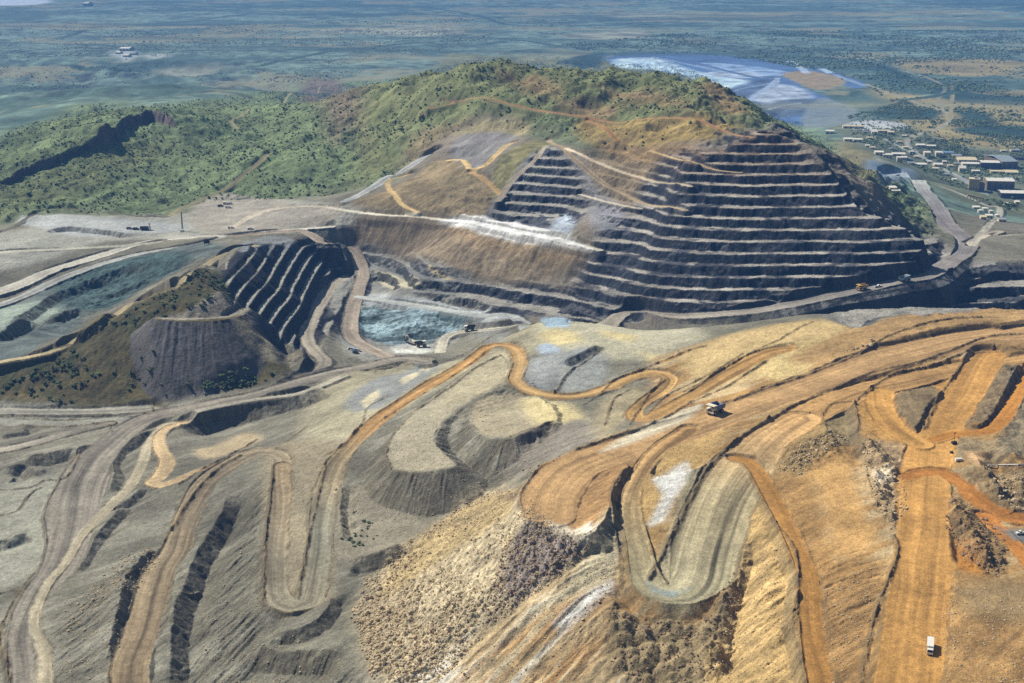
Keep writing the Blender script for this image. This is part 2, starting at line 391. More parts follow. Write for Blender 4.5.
bumps([(-260,110),(60,104),(200,92),(300,82),(330,74),(200,62),(60,58),(-260,60)], 26, 420, 300, 5, 2, True)
# black cliff along the crest of the left hill: rock face towards the viewer
sl, fm, a, d = scarp([(80,151),(100,141),(125,127),(150,119),(165,122),(180,132)], 20, tan=2.2, recover=120, up=.75, side=-1, rag=2.5)
cl2 = (sl, fm)
sl, fm, a, d = scarp([(-10,190),(15,178),(45,165),(75,154),(100,143),(120,131)], 12, tan=2.2, recover=110, up=.75, side=-1, rag=2.5)
cliff = [(sl, fm), cl2]
sl, fm, a, d = scarp([(-10,372),(30,356),(66,341),(100,323),(140,301),(175,283),(208,266)], 8, tan=1.2, recover=25, up=.6, side=-1, rag=2); ridge_rock = (sl, fm)

# ------------------------------------------------------------------ pit walls
WALL = [(560,322),(575,285),(592,252),(600,235),(625,215),(640,190),(655,168),(668,154),(700,150),(742,136),(752,128),(792,133),(802,150),(818,164),(838,180),(846,185),(862,202),(898,217),(918,230),(946,246),(952,252),(944,264),(900,274),(860,284),(800,296),(740,305),(690,316),(620,324)]
RW = [(680,150),(720,140),(752,128),(792,132),(819,147),(846,185),(862,202),(898,217),(946,246),(956,256),(900,276),(800,299),(690,320),(620,324),(600,290),(640,240),(665,190)]
def wallz(x, y):
    xx_ = x - 270; return 166 + .512 * (y - 1403) - np.where(xx_ > 0, 2.2e-4, 1.2e-4) * xx_ ** 2
rwp = []
for u, v in RW:                                          # where each corner lies on the wall's own slope
    Ds = np.linspace(1300, 1900, 1200); g = wallz(s_of(u, v) * Ds, Ds) - (HC - ratio_of(v) * Ds); D_ = Ds[np.argmax(g >= 0)]; rwp.append((s_of(u, v) * D_, D_))
psl, pm = polymask(np.array(rwp), 14)
pm = pm * sstep(50, 300, X[psl]).astype(np.float32)
Z[psl] = Z[psl] * (1 - pm) + pm * (wallz(X[psl], Y[psl]) + 3 * fbm(X[psl], Y[psl], 110, 3, 1))
w_sl, w_m, w_g = terrace(WALL, 9.15, 1.3, .40, feather=16, rough=1.7)
terrace([(590,168),(600,142),(650,150),(660,165),(640,190),(625,212),(600,220)], 9.15, 1.3, .5, feather=14, rough=2.5)
c_sl, c_m, c_g = terrace([(493,218),(505,192),(522,172),(535,152),(546,146),(560,150),(580,165),(582,180),(590,200),(585,215),(565,228),(520,222)], 8.3, 2, .42, feather=10, rough=2.6, kn=1)
r_sl, r_m, r_g = terrace([(770,312),(800,300),(850,293),(900,283),(935,272),(975,262),(1000,262),(1320,262),(1320,312),(1000,312),(900,312),(840,320)], 11, 4, .42, feather=10, rough=1.6, kn=2)
m_sl, m_m, m_g = terrace([(355,245),(400,258),(455,272),(500,284),(560,288),(600,290),(640,318),(600,322),(520,314),(440,300),(400,288),(365,272)], 10, 3, .5, feather=10, rough=2.5, kn=4)
TEETH = [(224,268),(236,254),(262,246),(300,240),(338,246),(348,262),(352,280),(345,300),(330,330),(312,352),(298,352),(262,332),(240,315),(226,290)]
psl, pm = polymask(project(TEETH), 12)
Z[psl] = Z[psl] * (1 - pm) + pm * np.clip(206 - (X[psl] + 276) * .88 + 2.0 * fbm(X[psl], Y[psl], 90, 2, 1), 149, 217)
t_sl, t_m, t_g = terrace([(222,270),(232,256),(262,246),(300,240),(338,246),(346,262),(352,280),(345,300),(330,330),(312,352),(298,352),(262,332),(240,315),(224,290)], 9.5, 2.5, .70, feather=5, rough=.7, kn=5)
# pit floor and teal face
bumps([(362,300),(400,302),(460,312),(470,332),(430,345),(380,335),(358,318)], 1.6, 12, 4, 4, 2)

# ------------------------------------------------------------------ tipped heaps and steps in the waste dump
faces = []
def heap(*a, **k):
    sl, ins, fm, al, d = plateau(*a, **k); faces.append((sl, fm, al, d)); return sl, ins
heap([(154,318),(185,312),(215,309),(242,306),(250,311),(243,318),(220,322),(190,322),(160,324)], dz=3, tan=.72, reach=90, limit=[(150,314),(150,335),(154,352),(160,368),(166,382),(180,388),(200,384),(222,376),(240,368),(250,356),(252,335),(256,312),(200,306)])
heap([(471,408),(473,428),(488,438),(512,438),(540,429),(556,421),(548,405),(520,392),(490,395)], dz=np.array([1,4,5,5,4,3,1,0,0]), reach=40, tan=.58)
heap([(386,462),(396,472),(426,473),(456,467),(446,458),(437,447),(436,434),(448,416),(475,396),(508,372),(500,357),(481,364),(446,388),(411,416),(391,440)], dz=np.array([9,10,11,11,9,7,6,4,3,1,1,1,2,5,8]), reach=60, tan=.68)
heap([(629,467),(616,485),(616,520),(622,560),(627,590),(637,612),(660,624),(695,624),(708,612),(717,575),(730,540),(737,500),(750,470),(735,455),(700,470),(660,480)], dz=1, reach=24, tan=.7)
heap([(525,492),(532,514),(548,528),(585,540),(600,528),(612,500),(630,465),(600,455),(570,458),(545,470)], dz=2, reach=30, tan=1.0)
heap([(895,395),(912,389),(934,386),(938,394),(932,412),(922,428),(908,424),(898,410)], dz=3.5, reach=14, tan=.6)
heap([(972,400),(985,375),(1000,364),(1018,360),(1010,380),(1000,402),(988,420),(972,422)], dz=4, reach=12, tan=.8)
def step(*a, **k):
    sl, fm, al, d = scarp(*a, **k); faces.append((sl, fm, al, d))
step([(168,430),(190,423),(215,415),(256,405),(300,395),(330,388)], 15, recover=45, side=-1, up=.5)            # long grey face below the road
step([(163,428),(152,434),(135,441),(118,450),(108,464),(112,480),(106,500)], 7, recover=14, side=1, up=.6)
step([(100,505),(115,505),(130,500),(140,488)], 4, recover=12, side=-1)
step([(230,485),(222,515),(205,545),(190,575),(178,605),(172,640),(166,700)], 9, recover=14, side=1, up=.55, tan=.85)
step([(166,545),(140,570),(126,585),(120,610),(112,640),(105,668)], 7, recover=18, side=1, up=.7, tan=.9)
step([(128,502),(112,520),(95,540),(80,562),(68,580)], 5, recover=10, side=1, up=.5)
step([(20,460),(45,458),(75,452),(82,460)], 8, recover=22, side=-1, up=.5)
step([(0,474),(12,470),(28,470),(38,478)], 7, recover=16, side=-1, up=.5)
step([(-10,545),(10,540),(28,534)], 5, recover=16, side=-1)
step([(0,436),(25,432),(18,428)], 3, recover=12, side=-1)
step([(272,637),(300,634),(318,622),(329,606),(330,595)], 6, recover=14, side=-1)                              # under the left hairpin
step([(250,650),(300,655),(350,654)], 9, recover=40, side=-1, up=.4)
step([(352,560),(375,557),(402,545)], 8, recover=16, side=-1)
step([(345,545),(340,520),(342,490),(350,482)], 4, recover=8, side=-1)
step([(560,365),(585,352),(600,345)], 5, recover=18, side=-1)
step([(514,440),(530,432),(553,421)], 4, recover=14, side=-1)
step([(818,382),(850,400),(858,430),(868,455),(890,470),(905,480)], 5, recover=18, side=-1, up=.4)
step([(918,478),(905,500),(900,520)], 6, recover=12, side=-1)
step([(945,495),(955,520),(972,545),(985,560),(1000,555)], 6, recover=14, side=-1)
step([(975,455),(985,475),(1000,500),(1024,520)], 5, recover=20, side=1)
step([(1000,450),(1024,470)], 6, recover=14, side=-1)
step([(735,538),(735,570),(725,600),(715,640),(705,690)], 7, recover=14, side=1, up=.6)
step([(780,520),(797,555),(797,590),(792,620),(800,655),(808,690)], 5, recover=10, side=-1, up=.7, tan=.9)
step([(300,340),(318,352),(322,366)], 5, recover=10, side=-1)
step([(278,338),(293,350),(303,366),(296,374)], 11, recover=16, side=-1, up=.6, tan=.9)
step([(40,232),(70,228),(110,232),(140,236)], 5, recover=30, side=-1)
step([(745,311),(800,303),(860,296),(920,291),(1000,289),(1200,289)], 9, tan=1.5, recover=16, side=-1, up=.3, taper=False)
step([(745,317),(780,315),(830,311),(900,307),(1000,305),(1200,305)], 9, tan=1.5, recover=16, side=-1, up=.3, taper=False)
step([(850,284),(900,278),(950,274),(1000,273),(1200,273)], 7, tan=1.5, recover=12, side=-1, up=.3)
step([(-10,342),(15,325),(36,317)], 10, tan=1.1, recover=20, side=-1); step([(52,324),(68,314),(86,311)], 8, tan=1.1, recover=16, side=-1); step([(100,300),(130,290),(150,280)], 5, recover=14, side=-1)
step([(165,262),(120,272),(66,292),(30,312),(0,330)], 8, recover=35, side=1, up=.4)

# small mounds of tipped loads, lobes under the big hairpin, rubble
def lobes(pix, amp, scale, feather=6):
    sl, m = polymask(project(pix), feather); x, y = X[sl] / scale, Y[sl] / scale
    best = np.full(x.shape, 9.0, np.float32)
    xi, yi = np.floor(x), np.floor(y)
    for i in (-1, 0, 1):
        for j in (-1, 0, 1):
            cx, cy = xi + i, yi + j
            h = np.sin(cx * 127.1 + cy * 311.7) * 43758.5; h -= np.floor(h); g = np.sin(cx * 269.5 + cy * 183.3) * 43758.5; g -= np.floor(g)
            best = np.minimum(best, (x - cx - h) ** 2 + (y - cy - g) ** 2)
    Z[sl] += (amp * (1 - np.sqrt(np.clip(best, 0, 1)))) * m
    return sl, m
LOBE = [(612,600),(622,612),(655,622),(695,624),(712,612),(727,580),(736,560),(738,600),(730,640),(712,690),(650,690),(612,670),(607,640)]
lobes(LOBE, 5.0, 8.5)
RUB = [(362,602),(372,585),(400,556),(430,532),(462,508),(500,486),(528,505),(556,530),(585,546),(560,575),(512,606),(470,640),(440,660),(408,690),(385,690),(372,650),(362,625)]
lobes(RUB, 1.3, 2.6, 10); lobes(RUB, 1.8, 4.6, 10)
lobes([(510,540),(530,528),(560,532),(588,545),(555,575),(515,605),(495,590)], 2.4, 5, 6)
lobes([(860,440),(885,455),(900,480),(905,510),(890,525),(872,490)], 5, 8, 6)
lobes([(950,500),(975,515),(985,545),(1000,560),(985,575),(965,560),(945,520)], 4.5, 7, 6)
lobes([(985,470),(1024,480),(1024,520),(1000,505)], 4.5, 9, 6)
lobes([(995,365),(1030,362),(1030,450),(1000,458),(990,440),(1010,400)], 3, 10, 6)
lobes([(785,455),(830,430),(845,445),(815,465),(790,475)], 3, 6, 8)
lobes([(128,560),(150,550),(160,560),(145,578),(110,600),(95,590)], 2.5, 6, 8)
lobes([(66,290),(120,266),(170,258),(200,262),(150,285),(100,310),(40,330)], 2.8, 9, 14)
lobes([(470,400),(500,385),(520,378),(540,392),(500,400),(478,412)], 2.5, 7, 6)
lobes([(350,355),(420,348),(440,356),(400,370),(350,372)], 1.0, 6, 6)
# rills down the grey slopes
def rills(pix, deg, wl, amp, feather=12, k=2):
    sl, m = polymask(project(pix), feather); x, y = X[sl], Y[sl]
    a = math.radians(deg); ca, sa = math.cos(a), math.sin(a)
    n = fbm((x * ca + y * sa) / 60 * wl + .4 * fbm(x, y, 30, 2, k), -x * sa + y * ca, wl, 3, k)
    Z[sl] += (0.5 - np.abs(n)) * amp * m
    return sl, m
rills([(248,500),(262,480),(270,640),(340,655),(350,700),(186,700),(196,640),(212,580)], 62, 5, 1.6)
rills([(45,640),(60,600),(125,575),(120,620),(105,670),(60,690)], 60, 6, 1.4)
rills([(735,600),(770,480),(797,560),(797,690),(707,690)], 35, 9, 2.6)
rills([(420,690),(512,606),(590,550),(612,540),(612,600),(607,650),(625,690)], 42, 9, 1.6)
rills([(560,480),(620,470),(612,540),(560,580),(450,640),(430,620)], 42, 7, .8)
rills([(810,560),(885,560),(870,640),(830,690),(815,620)], 20, 6, 1.2)
rills([(850,300),(1024,300),(1024,316),(850,316)], 0, 8, .6)
Z += fbm(X, Y, 9, 3, 6) * 0.35 * (Y < 2600) 

# ------------------------------------------------------------------ colours of the ground
COL[:] = (PLAIN[None, None] * (1 + .12 * fbm(X, Y, 900, 3, 1) + .30 * fbm(X, Y, 150, 3, 4) + .5 * fbm(X, Y, 40, 3, 2))[..., None])
m = sstep(.0, .5, fbm(X, Y, 620, 4, 3) + .5 * fbm(X, Y, 90, 3, 5))[..., None] * .7; COL[:] = COL * (1 - m) + alb(80, 106, 92)[None, None] * m
m = sstep(.3, .9, fbm(X, Y, 480, 4, 6) + .5 * fbm(X, Y, 60, 3, 1))[..., None] * .7; COL[:] = COL * (1 - m) + alb(170, 162, 118)[None, None] * m
plain_veg = (Y > 2200) & (Z < 120)
# mining ground: everything near
near = ((Y < 2050) | (Z > 400))[..., None] * 1.0
COL[:] = np.where(near > .5, GREY[None, None] * (1 + .14 * fbm(X, Y, 60, 5, 2) + .08 * fbm(X, Y, 6, 3, 1))[..., None], COL)
CG = newclass('hillside')
area(HILL, GREEN, 60, var=.3, scale=70, cls=CG, veg=1)
area([(-260,215),(0,215),(60,205),(140,208),(190,196),(250,180),(300,160),(340,180),(390,160),(330,115),(200,150),(100,190),(0,200)], alb(140,154,104), 60, var=.2, veg=1.0)
area([(-50,195),(0,185),(60,165),(130,140),(170,150),(120,175),(60,200),(0,215),(-50,215)], alb(124,130,84), 40, var=.3, veg=1.0)
area([(300,92),(345,88),(380,112),(350,130),(320,105)], alb(140,124,98), 30, var=.3, veg=.7)
area([(400,150),(430,125),(480,115),(520,112),(500,125),(450,150),(410,172)], alb(150,134,98), 20, var=.3, veg=.6)
area([(440,62),(480,55),(700,75),(745,100),(740,128),(600,122),(500,112),(430,120),(360,110)], alb(140,142,92), 30, var=.25, veg=1)
area([(580,118),(680,116),(745,128),(700,146),(640,152),(590,142)], alb(176,150,90), 12, var=.25, veg=.35)
for q in ([(500,70),(540,76),(560,95),(520,90)], [(600,85),(660,92),(690,110),(640,105)], [(560,100),(620,105),(610,116),(570,112)], [(700,85),(735,100),(750,115),(715,108)]):
    area(q, alb(158,134,92), 16, var=.35, veg=.5)
area([(835,150),(860,142),(882,165),(880,180),(850,178),(835,165)], alb(150,140,96), 30, var=.25, veg=.5)
# mined hill
area([(346,206),(390,185),(440,140),(500,120),(560,146),(650,150),(742,136),(800,140),(900,215),(950,262),(700,318),(520,318),(350,250),(330,225)], alb(150,138,118), 14, var=.22, scale=50, cls=0, veg=0)
area([(352,203),(385,190),(440,160),(480,172),(500,200),(492,218),(400,212)], alb(160,140,104), 10, var=.35, scale=35, veg=.35)
area([(450,152),(462,135),(500,120),(520,132),(490,160),(468,168)], alb(158,152,144), 6, var=.12, streak=(60,50,5,.15))
area([(452,135),(480,122),(512,118),(530,124),(526,134),(500,132),(466,134)], alb(190,175,130), 8, var=.2)
area([(498,205),(492,180),(510,150),(540,140),(548,146),(520,175),(505,195)], alb(150,142,96), 8, var=.35, scale=14, veg=.4)
area([(490,220),(505,190),(535,152),(560,150),(584,180),(590,210),(565,232)], alb(152,150,152), 6, var=.15)
area([(575,152),(650,150),(700,150),(660,190),(640,215),(600,235),(570,215)], alb(158,138,108), 22, var=.28, scale=30)
area([(600,140),(655,146),(700,150),(690,170),(650,165),(610,158)], alb(168,138,96), 12, var=.3)
area([(560,150),(580,160),(600,190),(640,225),(600,236),(585,215),(575,180)], alb(160,158,156), 12, var=.15)
area([(420,245),(470,226),(540,236),(590,252),(560,275),(490,286),(440,268)], alb(164,144,114), 14, var=.2, scale=30, streak=(75,60,6,.14))
area([(470,226),(545,238),(590,252),(585,265),(540,262),(500,250)], alb(170,150,118), 10, var=.2)
area([(350,245),(330,222),(400,215),(470,226),(420,250),(380,255)], alb(158,138,112), 16, var=.3, scale=30)
# bench walls: blue-grey rock with the faces' shade darkened into its colour, brown at the top
sl, m, g = w_sl, w_m, w_g
blend(sl, m * .9, alb(78, 80, 86), var=.35, scale=22, k=3)
blend(sl, m * .92 * (g < .03) * sstep(-.75, .1, fbm(X[sl], Y[sl], 16, 3, 6)), alb(196, 186, 168), var=.3, scale=18)
blend(sl, m * sstep(250, 300, Z[sl]) * .55, alb(160, 132, 96), var=.3, scale=30)
wl = newclass('pit_wall'); CLS[sl] = np.where(m > .5, wl, CLS[sl])
for (sl, m, g) in ((c_sl, c_m, c_g), (m_sl, m_m, m_g), (r_sl, r_m, r_g)):
    blend(sl, m * .85, alb(84, 86, 90), var=.3, scale=16, k=4); blend(sl, m * .8 * (g < .03), alb(190, 182, 164), var=.25, scale=12)
    CLS[sl] = np.where(m > .5, wl, CLS[sl])
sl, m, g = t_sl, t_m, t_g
blend(sl, m, alb(52, 52, 56), var=.25, scale=10); blend(sl, m * .9 * (g < .03), alb(190, 184, 164), var=.2, scale=12)  # near-black faces carry the deep shade of the teeth in their colour
CLS[sl] = np.where(m > .5, wl, CLS[sl])
# white screened ground, pit floor

area([(552,222),(565,214),(574,222),(570,234),(556,232)], alb(196,204,208), 6, var=.4)
area([(352,250),(330,262),(345,350),(400,356),(470,335),(560,322),(480,300),(400,290),(365,270)], alb(168,164,150), 10, var=.2)
area([(362,292),(400,296),(440,303),(520,316),(480,322),(400,312),(365,305)], alb(196,198,190), 6, var=.2, streak=(5,80,6,.15))
area([(356,318),(372,306),(440,313),(470,322),(445,335),(425,345),(395,346),(362,336)], alb(112,132,130), 6, var=.5, scale=14, streak=(10,50,7,.3,alb(158,178,178)), rough=.6)
area([(372,250),(420,264),(470,278),(440,296),(400,290),(365,275)], alb(150,148,138), 8, var=.3, scale=16)
area([(374,270),(396,276),(420,284),(400,288),(378,280)], alb(216,206,170), 4, var=.2)
area([(427,266),(455,280),(438,276)], alb(216,196,150), 3, var=.2)
area([(393,346),(425,345),(430,352),(400,353)], alb(225,222,205), 4, var=.15)
# teal pit floor and stockpiles on the left
area([(0,305),(40,288),(120,258),(200,243),(225,250),(180,266),(100,305),(40,345),(0,365),(-260,380),(-260,310)], alb(104,112,104), 10, var=.25, streak=(-20,80,8,.3))
area([(60,284),(110,262),(170,252),(190,262),(150,285),(110,308),(70,308)], alb(80,100,94), 10, var=.45, scale=10, rough=.9)
area([(0,308),(30,302),(60,308),(50,318),(0,330)], alb(170,180,160), 8, var=.2)
area([(-260,235),(0,232),(60,215),(170,216),(260,200),(350,205),(345,232),(230,235),(120,240),(0,270),(-260,280)], alb(176,172,154), 12, var=.14, scale=40)
area([(15,222),(60,214),(110,218),(160,222),(200,228),(120,236),(60,234)], alb(188,188,178), 6, var=.1)
area([(206,200),(250,196),(300,206),(340,206),(330,226),(240,232),(190,226)], alb(180,170,150), 8, var=.16)
area([(250,240),(270,236),(296,240),(290,252),(262,256),(240,252)], alb(152,152,146), 4, var=.08)
# left ridge
CR = newclass('hillside')
area([(-40,398),(-40,380),(0,372),(66,342),(133,305),(175,283),(205,268),(222,280),(235,300),(250,330),(285,362),(290,372),(250,388),(200,392),(160,404),(60,405)], alb(112,100,64), 6, var=.3, scale=30, cls=CR, veg=.75, rough=.3)
area([(140,303),(205,268),(225,285),(240,306),(165,316),(120,350),(60,378),(0,390),(-40,390),(0,374),(66,345)], alb(88,80,52), 10, var=.4, scale=14, veg=.85, rough=.5)
for sl, fm, al, d in faces[:1]:
    m = fm * 1.0 * sstep(0, 3, d).astype(np.float32); blend(sl, m, alb(108, 104, 102), var=.12); COL[sl] *= (1 + .22 * fbm(al / 3.5, d / 60, 1, 3, 2) * fm)[..., None]; VEG[sl] *= 1 - fm; 
area([(154,317),(185,312),(244,305),(248,312),(220,318),(165,320)], alb(168,158,136), 3, var=.1, veg=0)
area([(232,318),(262,330),(300,352),(298,362),(275,362),(248,345)], alb(160,148,122), 5, var=.2, veg=.2)
# dump: greys left, ochre right
area([(-260,402),(100,408),(200,395),(330,378),(420,362),(560,322),(700,330),(620,420),(570,452),(515,480),(440,545),(360,600),(360,690),(-260,690)], GREY, 14, var=.2, scale=45, streak=(35,90,9,.12, alb(152,146,126)))
area([(-20,500),(30,480),(75,478),(62,520),(46,560),(10,590),(-20,600)], alb(172,168,146), 8, var=.08, streak=(30,50,8,.06))
area([(-20,402),(90,410),(150,406),(146,418),(100,424),(-20,422)], alb(170,166,146), 5, var=.08)
area([(195,450),(215,446),(240,434),(252,432),(262,440),(240,450),(215,458),(202,459)], alb(192,172,134), 5, var=.15)
area([(262,455),(300,440),(340,430),(330,600),(300,612),(275,600)], alb(164,150,120), 8, var=.12)
area([(330,378),(420,362),(540,322),(600,328),(560,345),(480,365),(400,410),(340,440),(300,430)], alb(178,168,136), 10, var=.14, streak=(52,60,5,.14))
area([(350,395),(420,364),(440,366),(380,408),(355,412)], alb(160,160,150), 5, var=.1)
for q in ([(360,402),(378,390),(380,396),(366,408)], [(400,380),(416,372),(418,376),(404,384)], [(420,370),(430,366),(428,372)]):
    area(q, alb(228,214,176), 3, var=.1)
area([(386,462),(396,471),(426,472),(456,466),(437,447),(436,434),(448,416),(475,396),(508,372),(500,357),(481,364),(446,388),(411,416),(391,440)], alb(184,172,142), 2, var=.1)
area([(470,372),(500,352),(514,372),(480,395),(440,405)], alb(196,182,146), 8, var=.1)
area([(472,408),(474,428),(490,437),(512,437),(556,421),(548,405),(520,394),(490,396)], alb(180,166,134), 3, var=.12)
area([(330,500),(360,485),(440,520),(430,540),(380,556),(340,560)], alb(158,148,124), 6, var=.12, veg=.12)
area([(540,322),(600,322),(700,330),(690,345),(640,360),(560,352)], alb(196,188,156), 10, var=.14, scale=30)
for q in ([(600,330),(640,336),(632,342),(604,336)], [(640,352),(660,356),(650,360)], [(545,330),(575,332),(580,342),(556,346),(540,338)], [(522,400),(570,405),(585,425),(560,432),(540,425)]):
    area(q, alb(226,206,150), 8, var=.12)
area([(542,318),(556,317),(572,320),(568,327),(548,328)], alb(186,206,214), 3, var=.1)
area([(536,347),(546,343),(562,349),(556,355),(540,354)], alb(180,190,196), 3, var=.06)
area([(530,360),(560,352),(600,352),(606,372),(590,388),(560,392),(528,384)], alb(158,158,150), 8, var=.18)
area([(560,366),(590,362),(605,365),(596,384),(565,390)], alb(170,170,158), 4, var=.06)
area([(512,445),(555,422),(590,420),(600,440),(570,452),(520,478),(500,470)], alb(150,140,122), 6, var=.14, rough=.3)
area([(610,395),(650,385),(640,410),(620,425),(600,440),(595,415)], alb(166,152,118), 8, var=.2)
# orange upper dump
area([(1320,316),(900,318),(800,322),(700,345),(650,365),(660,400),(640,425),(575,452),(525,482),(522,510),(560,535),(612,520),(610,690),(1320,690)], OCHRE, 10, var=.25, scale=40, streak=(30,90,8,.22, alb(196,170,124)))
area([(690,350),(760,328),(820,320),(850,330),(780,365),(730,385),(690,375)], alb(216,186,128), 10, var=.14, scale=30)
area([(760,375),(790,345),(830,335),(820,360),(790,380)], alb(220,192,130), 6, var=.12)
area([(850,330),(1320,316),(1320,345),(960,352),(880,360),(820,365)], alb(186,150,98), 8, var=.15, streak=(12,100,6,.2))
area([(540,470),(580,455),(640,430),(660,440),(630,475),(610,505),(590,538),(550,525),(532,510)], alb(192,150,98), 6, var=.15, streak=(48,60,6,.2))
area([(640,455),(700,420),(735,415),(700,470),(660,530),(645,560),(635,540),(628,500)], alb(214,176,112), 6, var=.14, streak=(60,60,7,.14))
area([(655,480),(686,463),(690,470),(672,500),(662,520),(650,525),(665,495)], alb(248,240,220), 5, var=.06)
area([(640,430),(672,417),(700,405),(690,418),(640,442),(600,452)], alb(226,216,190), 4, var=.1)
area([(690,470),(740,462),(725,540),(708,590),(690,620),(660,618),(660,560),(675,510)], alb(172,160,126), 5, var=.1, streak=(72,120,6,.26))
area([(735,440),(760,455),(745,520),(728,530),(725,480)], alb(190,150,96), 6, var=.1)
# slopes from the orange dump to the lower left: rubble, then banded dunes
area(RUB, alb(216,196,156), 14, var=.25, scale=5, rough=1)
area([(470,505),(530,478),(540,500),(500,520),(440,560),(400,590),(380,600),(400,560)], alb(206,180,128), 8, var=.2, streak=(40,60,6,.2), rough=.5)
area([(590,545),(512,606),(440,660),(405,690),(632,690),(608,650),(612,590),(615,530)], alb(214,186,138), 8, var=.1, streak=(40,110,9,.22, alb(238,226,200)))
for q in ([(620,583),(560,602),(500,640),(450,690),(480,690),(530,650),(580,622),(612,604)], [(612,630),(560,655),(520,690),(560,690),(600,655)]):
    area(q, alb(208,164,108), 8, var=.1, streak=(40,100,6,.25, alb(230,206,160)))
area([(512,540),(530,527),(560,533),(585,545),(555,572),(515,603),(500,590)], alb(158,144,130), 5, var=.3, scale=6, rough=1)
area([(612,510),(612,580),(560,600),(500,640),(470,668),(500,640),(560,590),(590,550)], alb(232,214,170), 6, var=.08, streak=(40,100,6,.2))
area([(555,623),(580,598),(612,582),(610,590),(585,612),(562,630)], alb(250,246,232), 5, var=.05)
area(LOBE, alb(158,138,100), 6, var=.25, scale=12, rough=.7)
area([(740,530),(768,480),(797,545),(796,620),(806,690),(708,690),(735,600)], alb(216,180,118), 6, var=.14, streak=(35,70,9,.22))
area([(500,497),(522,486),(540,470),(548,480),(530,500),(520,512)], alb(150,128,96), 4, var=.4, scale=6, rough=.8)
for q in ([(515,510),(530,490),(536,488),(526,505)], [(545,498),(553,492),(556,500),(548,508)], [(575,530),(590,522),(596,530),(582,541)], [(560,525),(585,538),(570,536)]):
    area(q, alb(244,232,205), 3, var=.1)
# right part
area([(768,395),(830,372),(870,385),(850,410),(842,445),(790,480),(768,470)], alb(172,142,92), 8, var=.15, streak=(30,60,5,.16))
area([(820,410),(855,402),(858,440),(842,445)], alb(156,136,96), 5, var=.2)
area([(768,490),(812,480),(840,560),(885,560),(880,600),(860,690),(825,690),(812,600),(800,540)], alb(178,138,84), 8, var=.2, scale=20, streak=(35,60,6,.3))
area([(810,470),(842,450),(855,480),(868,520),(880,540),(850,560),(835,555),(822,500)], alb(204,160,98), 6, var=.2, scale=20)
area([(858,400),(894,374),(960,358),(985,362),(950,430),(915,440),(880,440),(862,425)], alb(208,158,88), 8, var=.1, streak=(55,60,6,.12))
area([(862,440),(900,445),(915,470),(905,520),(890,530),(870,490)], alb(190,160,116), 5, var=.3, scale=12, rough=.6)
area([(873,468),(890,466),(892,480),(878,484)], alb(240,222,188), 4, var=.1)
area([(895,395),(912,389),(934,386),(938,394),(932,412),(922,430),(908,427),(898,412)], alb(150,128,92), 2.5, var=.12, streak=(80,30,3,.2))
area([(968,424),(975,397),(987,374),(1000,362),(1022,357),(1012,382),(1002,405),(990,425)], alb(146,124,90), 3, var=.25, scale=10, rough=.6)
area([(1000,458),(1002,435),(1014,400),(1030,372),(1320,360),(1320,470)], alb(150,134,104), 5, var=.25, scale=14, rough=.5)
area([(958,437),(995,440),(1000,462),(975,465),(955,455)], alb(160,138,100), 4, var=.3, scale=10)
area([(965,452),(985,452),(985,468),(972,462)], alb(212,170,120), 4, var=.3)
area([(965,480),(1000,475),(1320,490),(1320,520),(1010,512),(985,500)], alb(150,126,88), 5, var=.35, scale=12, rough=.7)
area([(948,498),(962,492),(985,520),(1008,545),(1002,580),(985,570),(960,560),(945,530)], alb(158,128,84), 4, var=.35, scale=10, rough=.8)
area([(925,480),(945,490),(945,570),(960,690),(880,690),(900,600),(915,540)], alb(206,156,88), 8, var=.14, streak=(88,90,5,.2))
area([(945,540),(975,545),(985,575),(945,568)], alb(196,136,62), 6, var=.1)
area([(940,572),(990,580),(1320,600),(1320,690),(930,690),(935,610)], alb(180,140,86), 10, var=.3, scale=24, streak=(50,70,7,.25))
area([(985,580),(1300,590),(1300,640),(1000,620),(960,600)], alb(168,140,96), 10, var=.25, scale=24)
PLAINMODE[0] = True
# plain: tailings dam, tracks, creek lines
TD_ = [(604,58),(640,53),(700,53),(760,60),(830,72),(866,84),(850,88),(822,72),(800,84),(830,98),(846,106),(830,118),(815,130),(790,128),(760,118),(730,98),(690,76),(640,66)]
ct_ = newclass('tailings_dam')
area(TD_, alb(98,126,166), 20, var=.3, scale=120, cls=ct_)
for q, c in (([(612,59),(655,57),(690,68),(735,78),(752,82),(720,88),(700,80),(672,70),(628,66)], alb(216,242,255)),
             ([(700,62),(760,66),(790,72),(770,76),(720,72)], alb(170,196,226)), ([(745,92),(775,84),(800,88),(812,98),(790,104),(760,100)], alb(196,206,216)),
             ([(690,84),(735,86),(765,76),(778,78),(735,100)], alb(104,120,144)), ([(775,100),(815,98),(824,104),(800,116),(770,112)], alb(96,110,124)),
             ([(700,72),(742,78),(762,74),(742,70)], alb(200,214,228)), ([(730,98),(760,100),(770,112),(745,108)], alb(90,108,110))):
    area(q, c, 24, var=.45, scale=45)
area([(782,74),(806,70),(838,76),(844,84),(820,90),(800,84)], alb(178,156,116), 14, var=.2, cls=0)
area([(801,122),(818,98),(846,104),(858,112),(845,128),(812,134)], alb(146,156,150), 10, var=.06, streak=(20,120,12,.08))
for q in ([(900,120),(960,110),(1300,118),(1300,150),(980,150),(930,150)], [(870,90),(960,100),(1000,90),(1300,92),(1300,110),(960,112)], [(895,60),(960,58),(1030,62),(1000,74),(920,72)]):
    area(q, alb(172,156,104), 50, var=.3, scale=120)
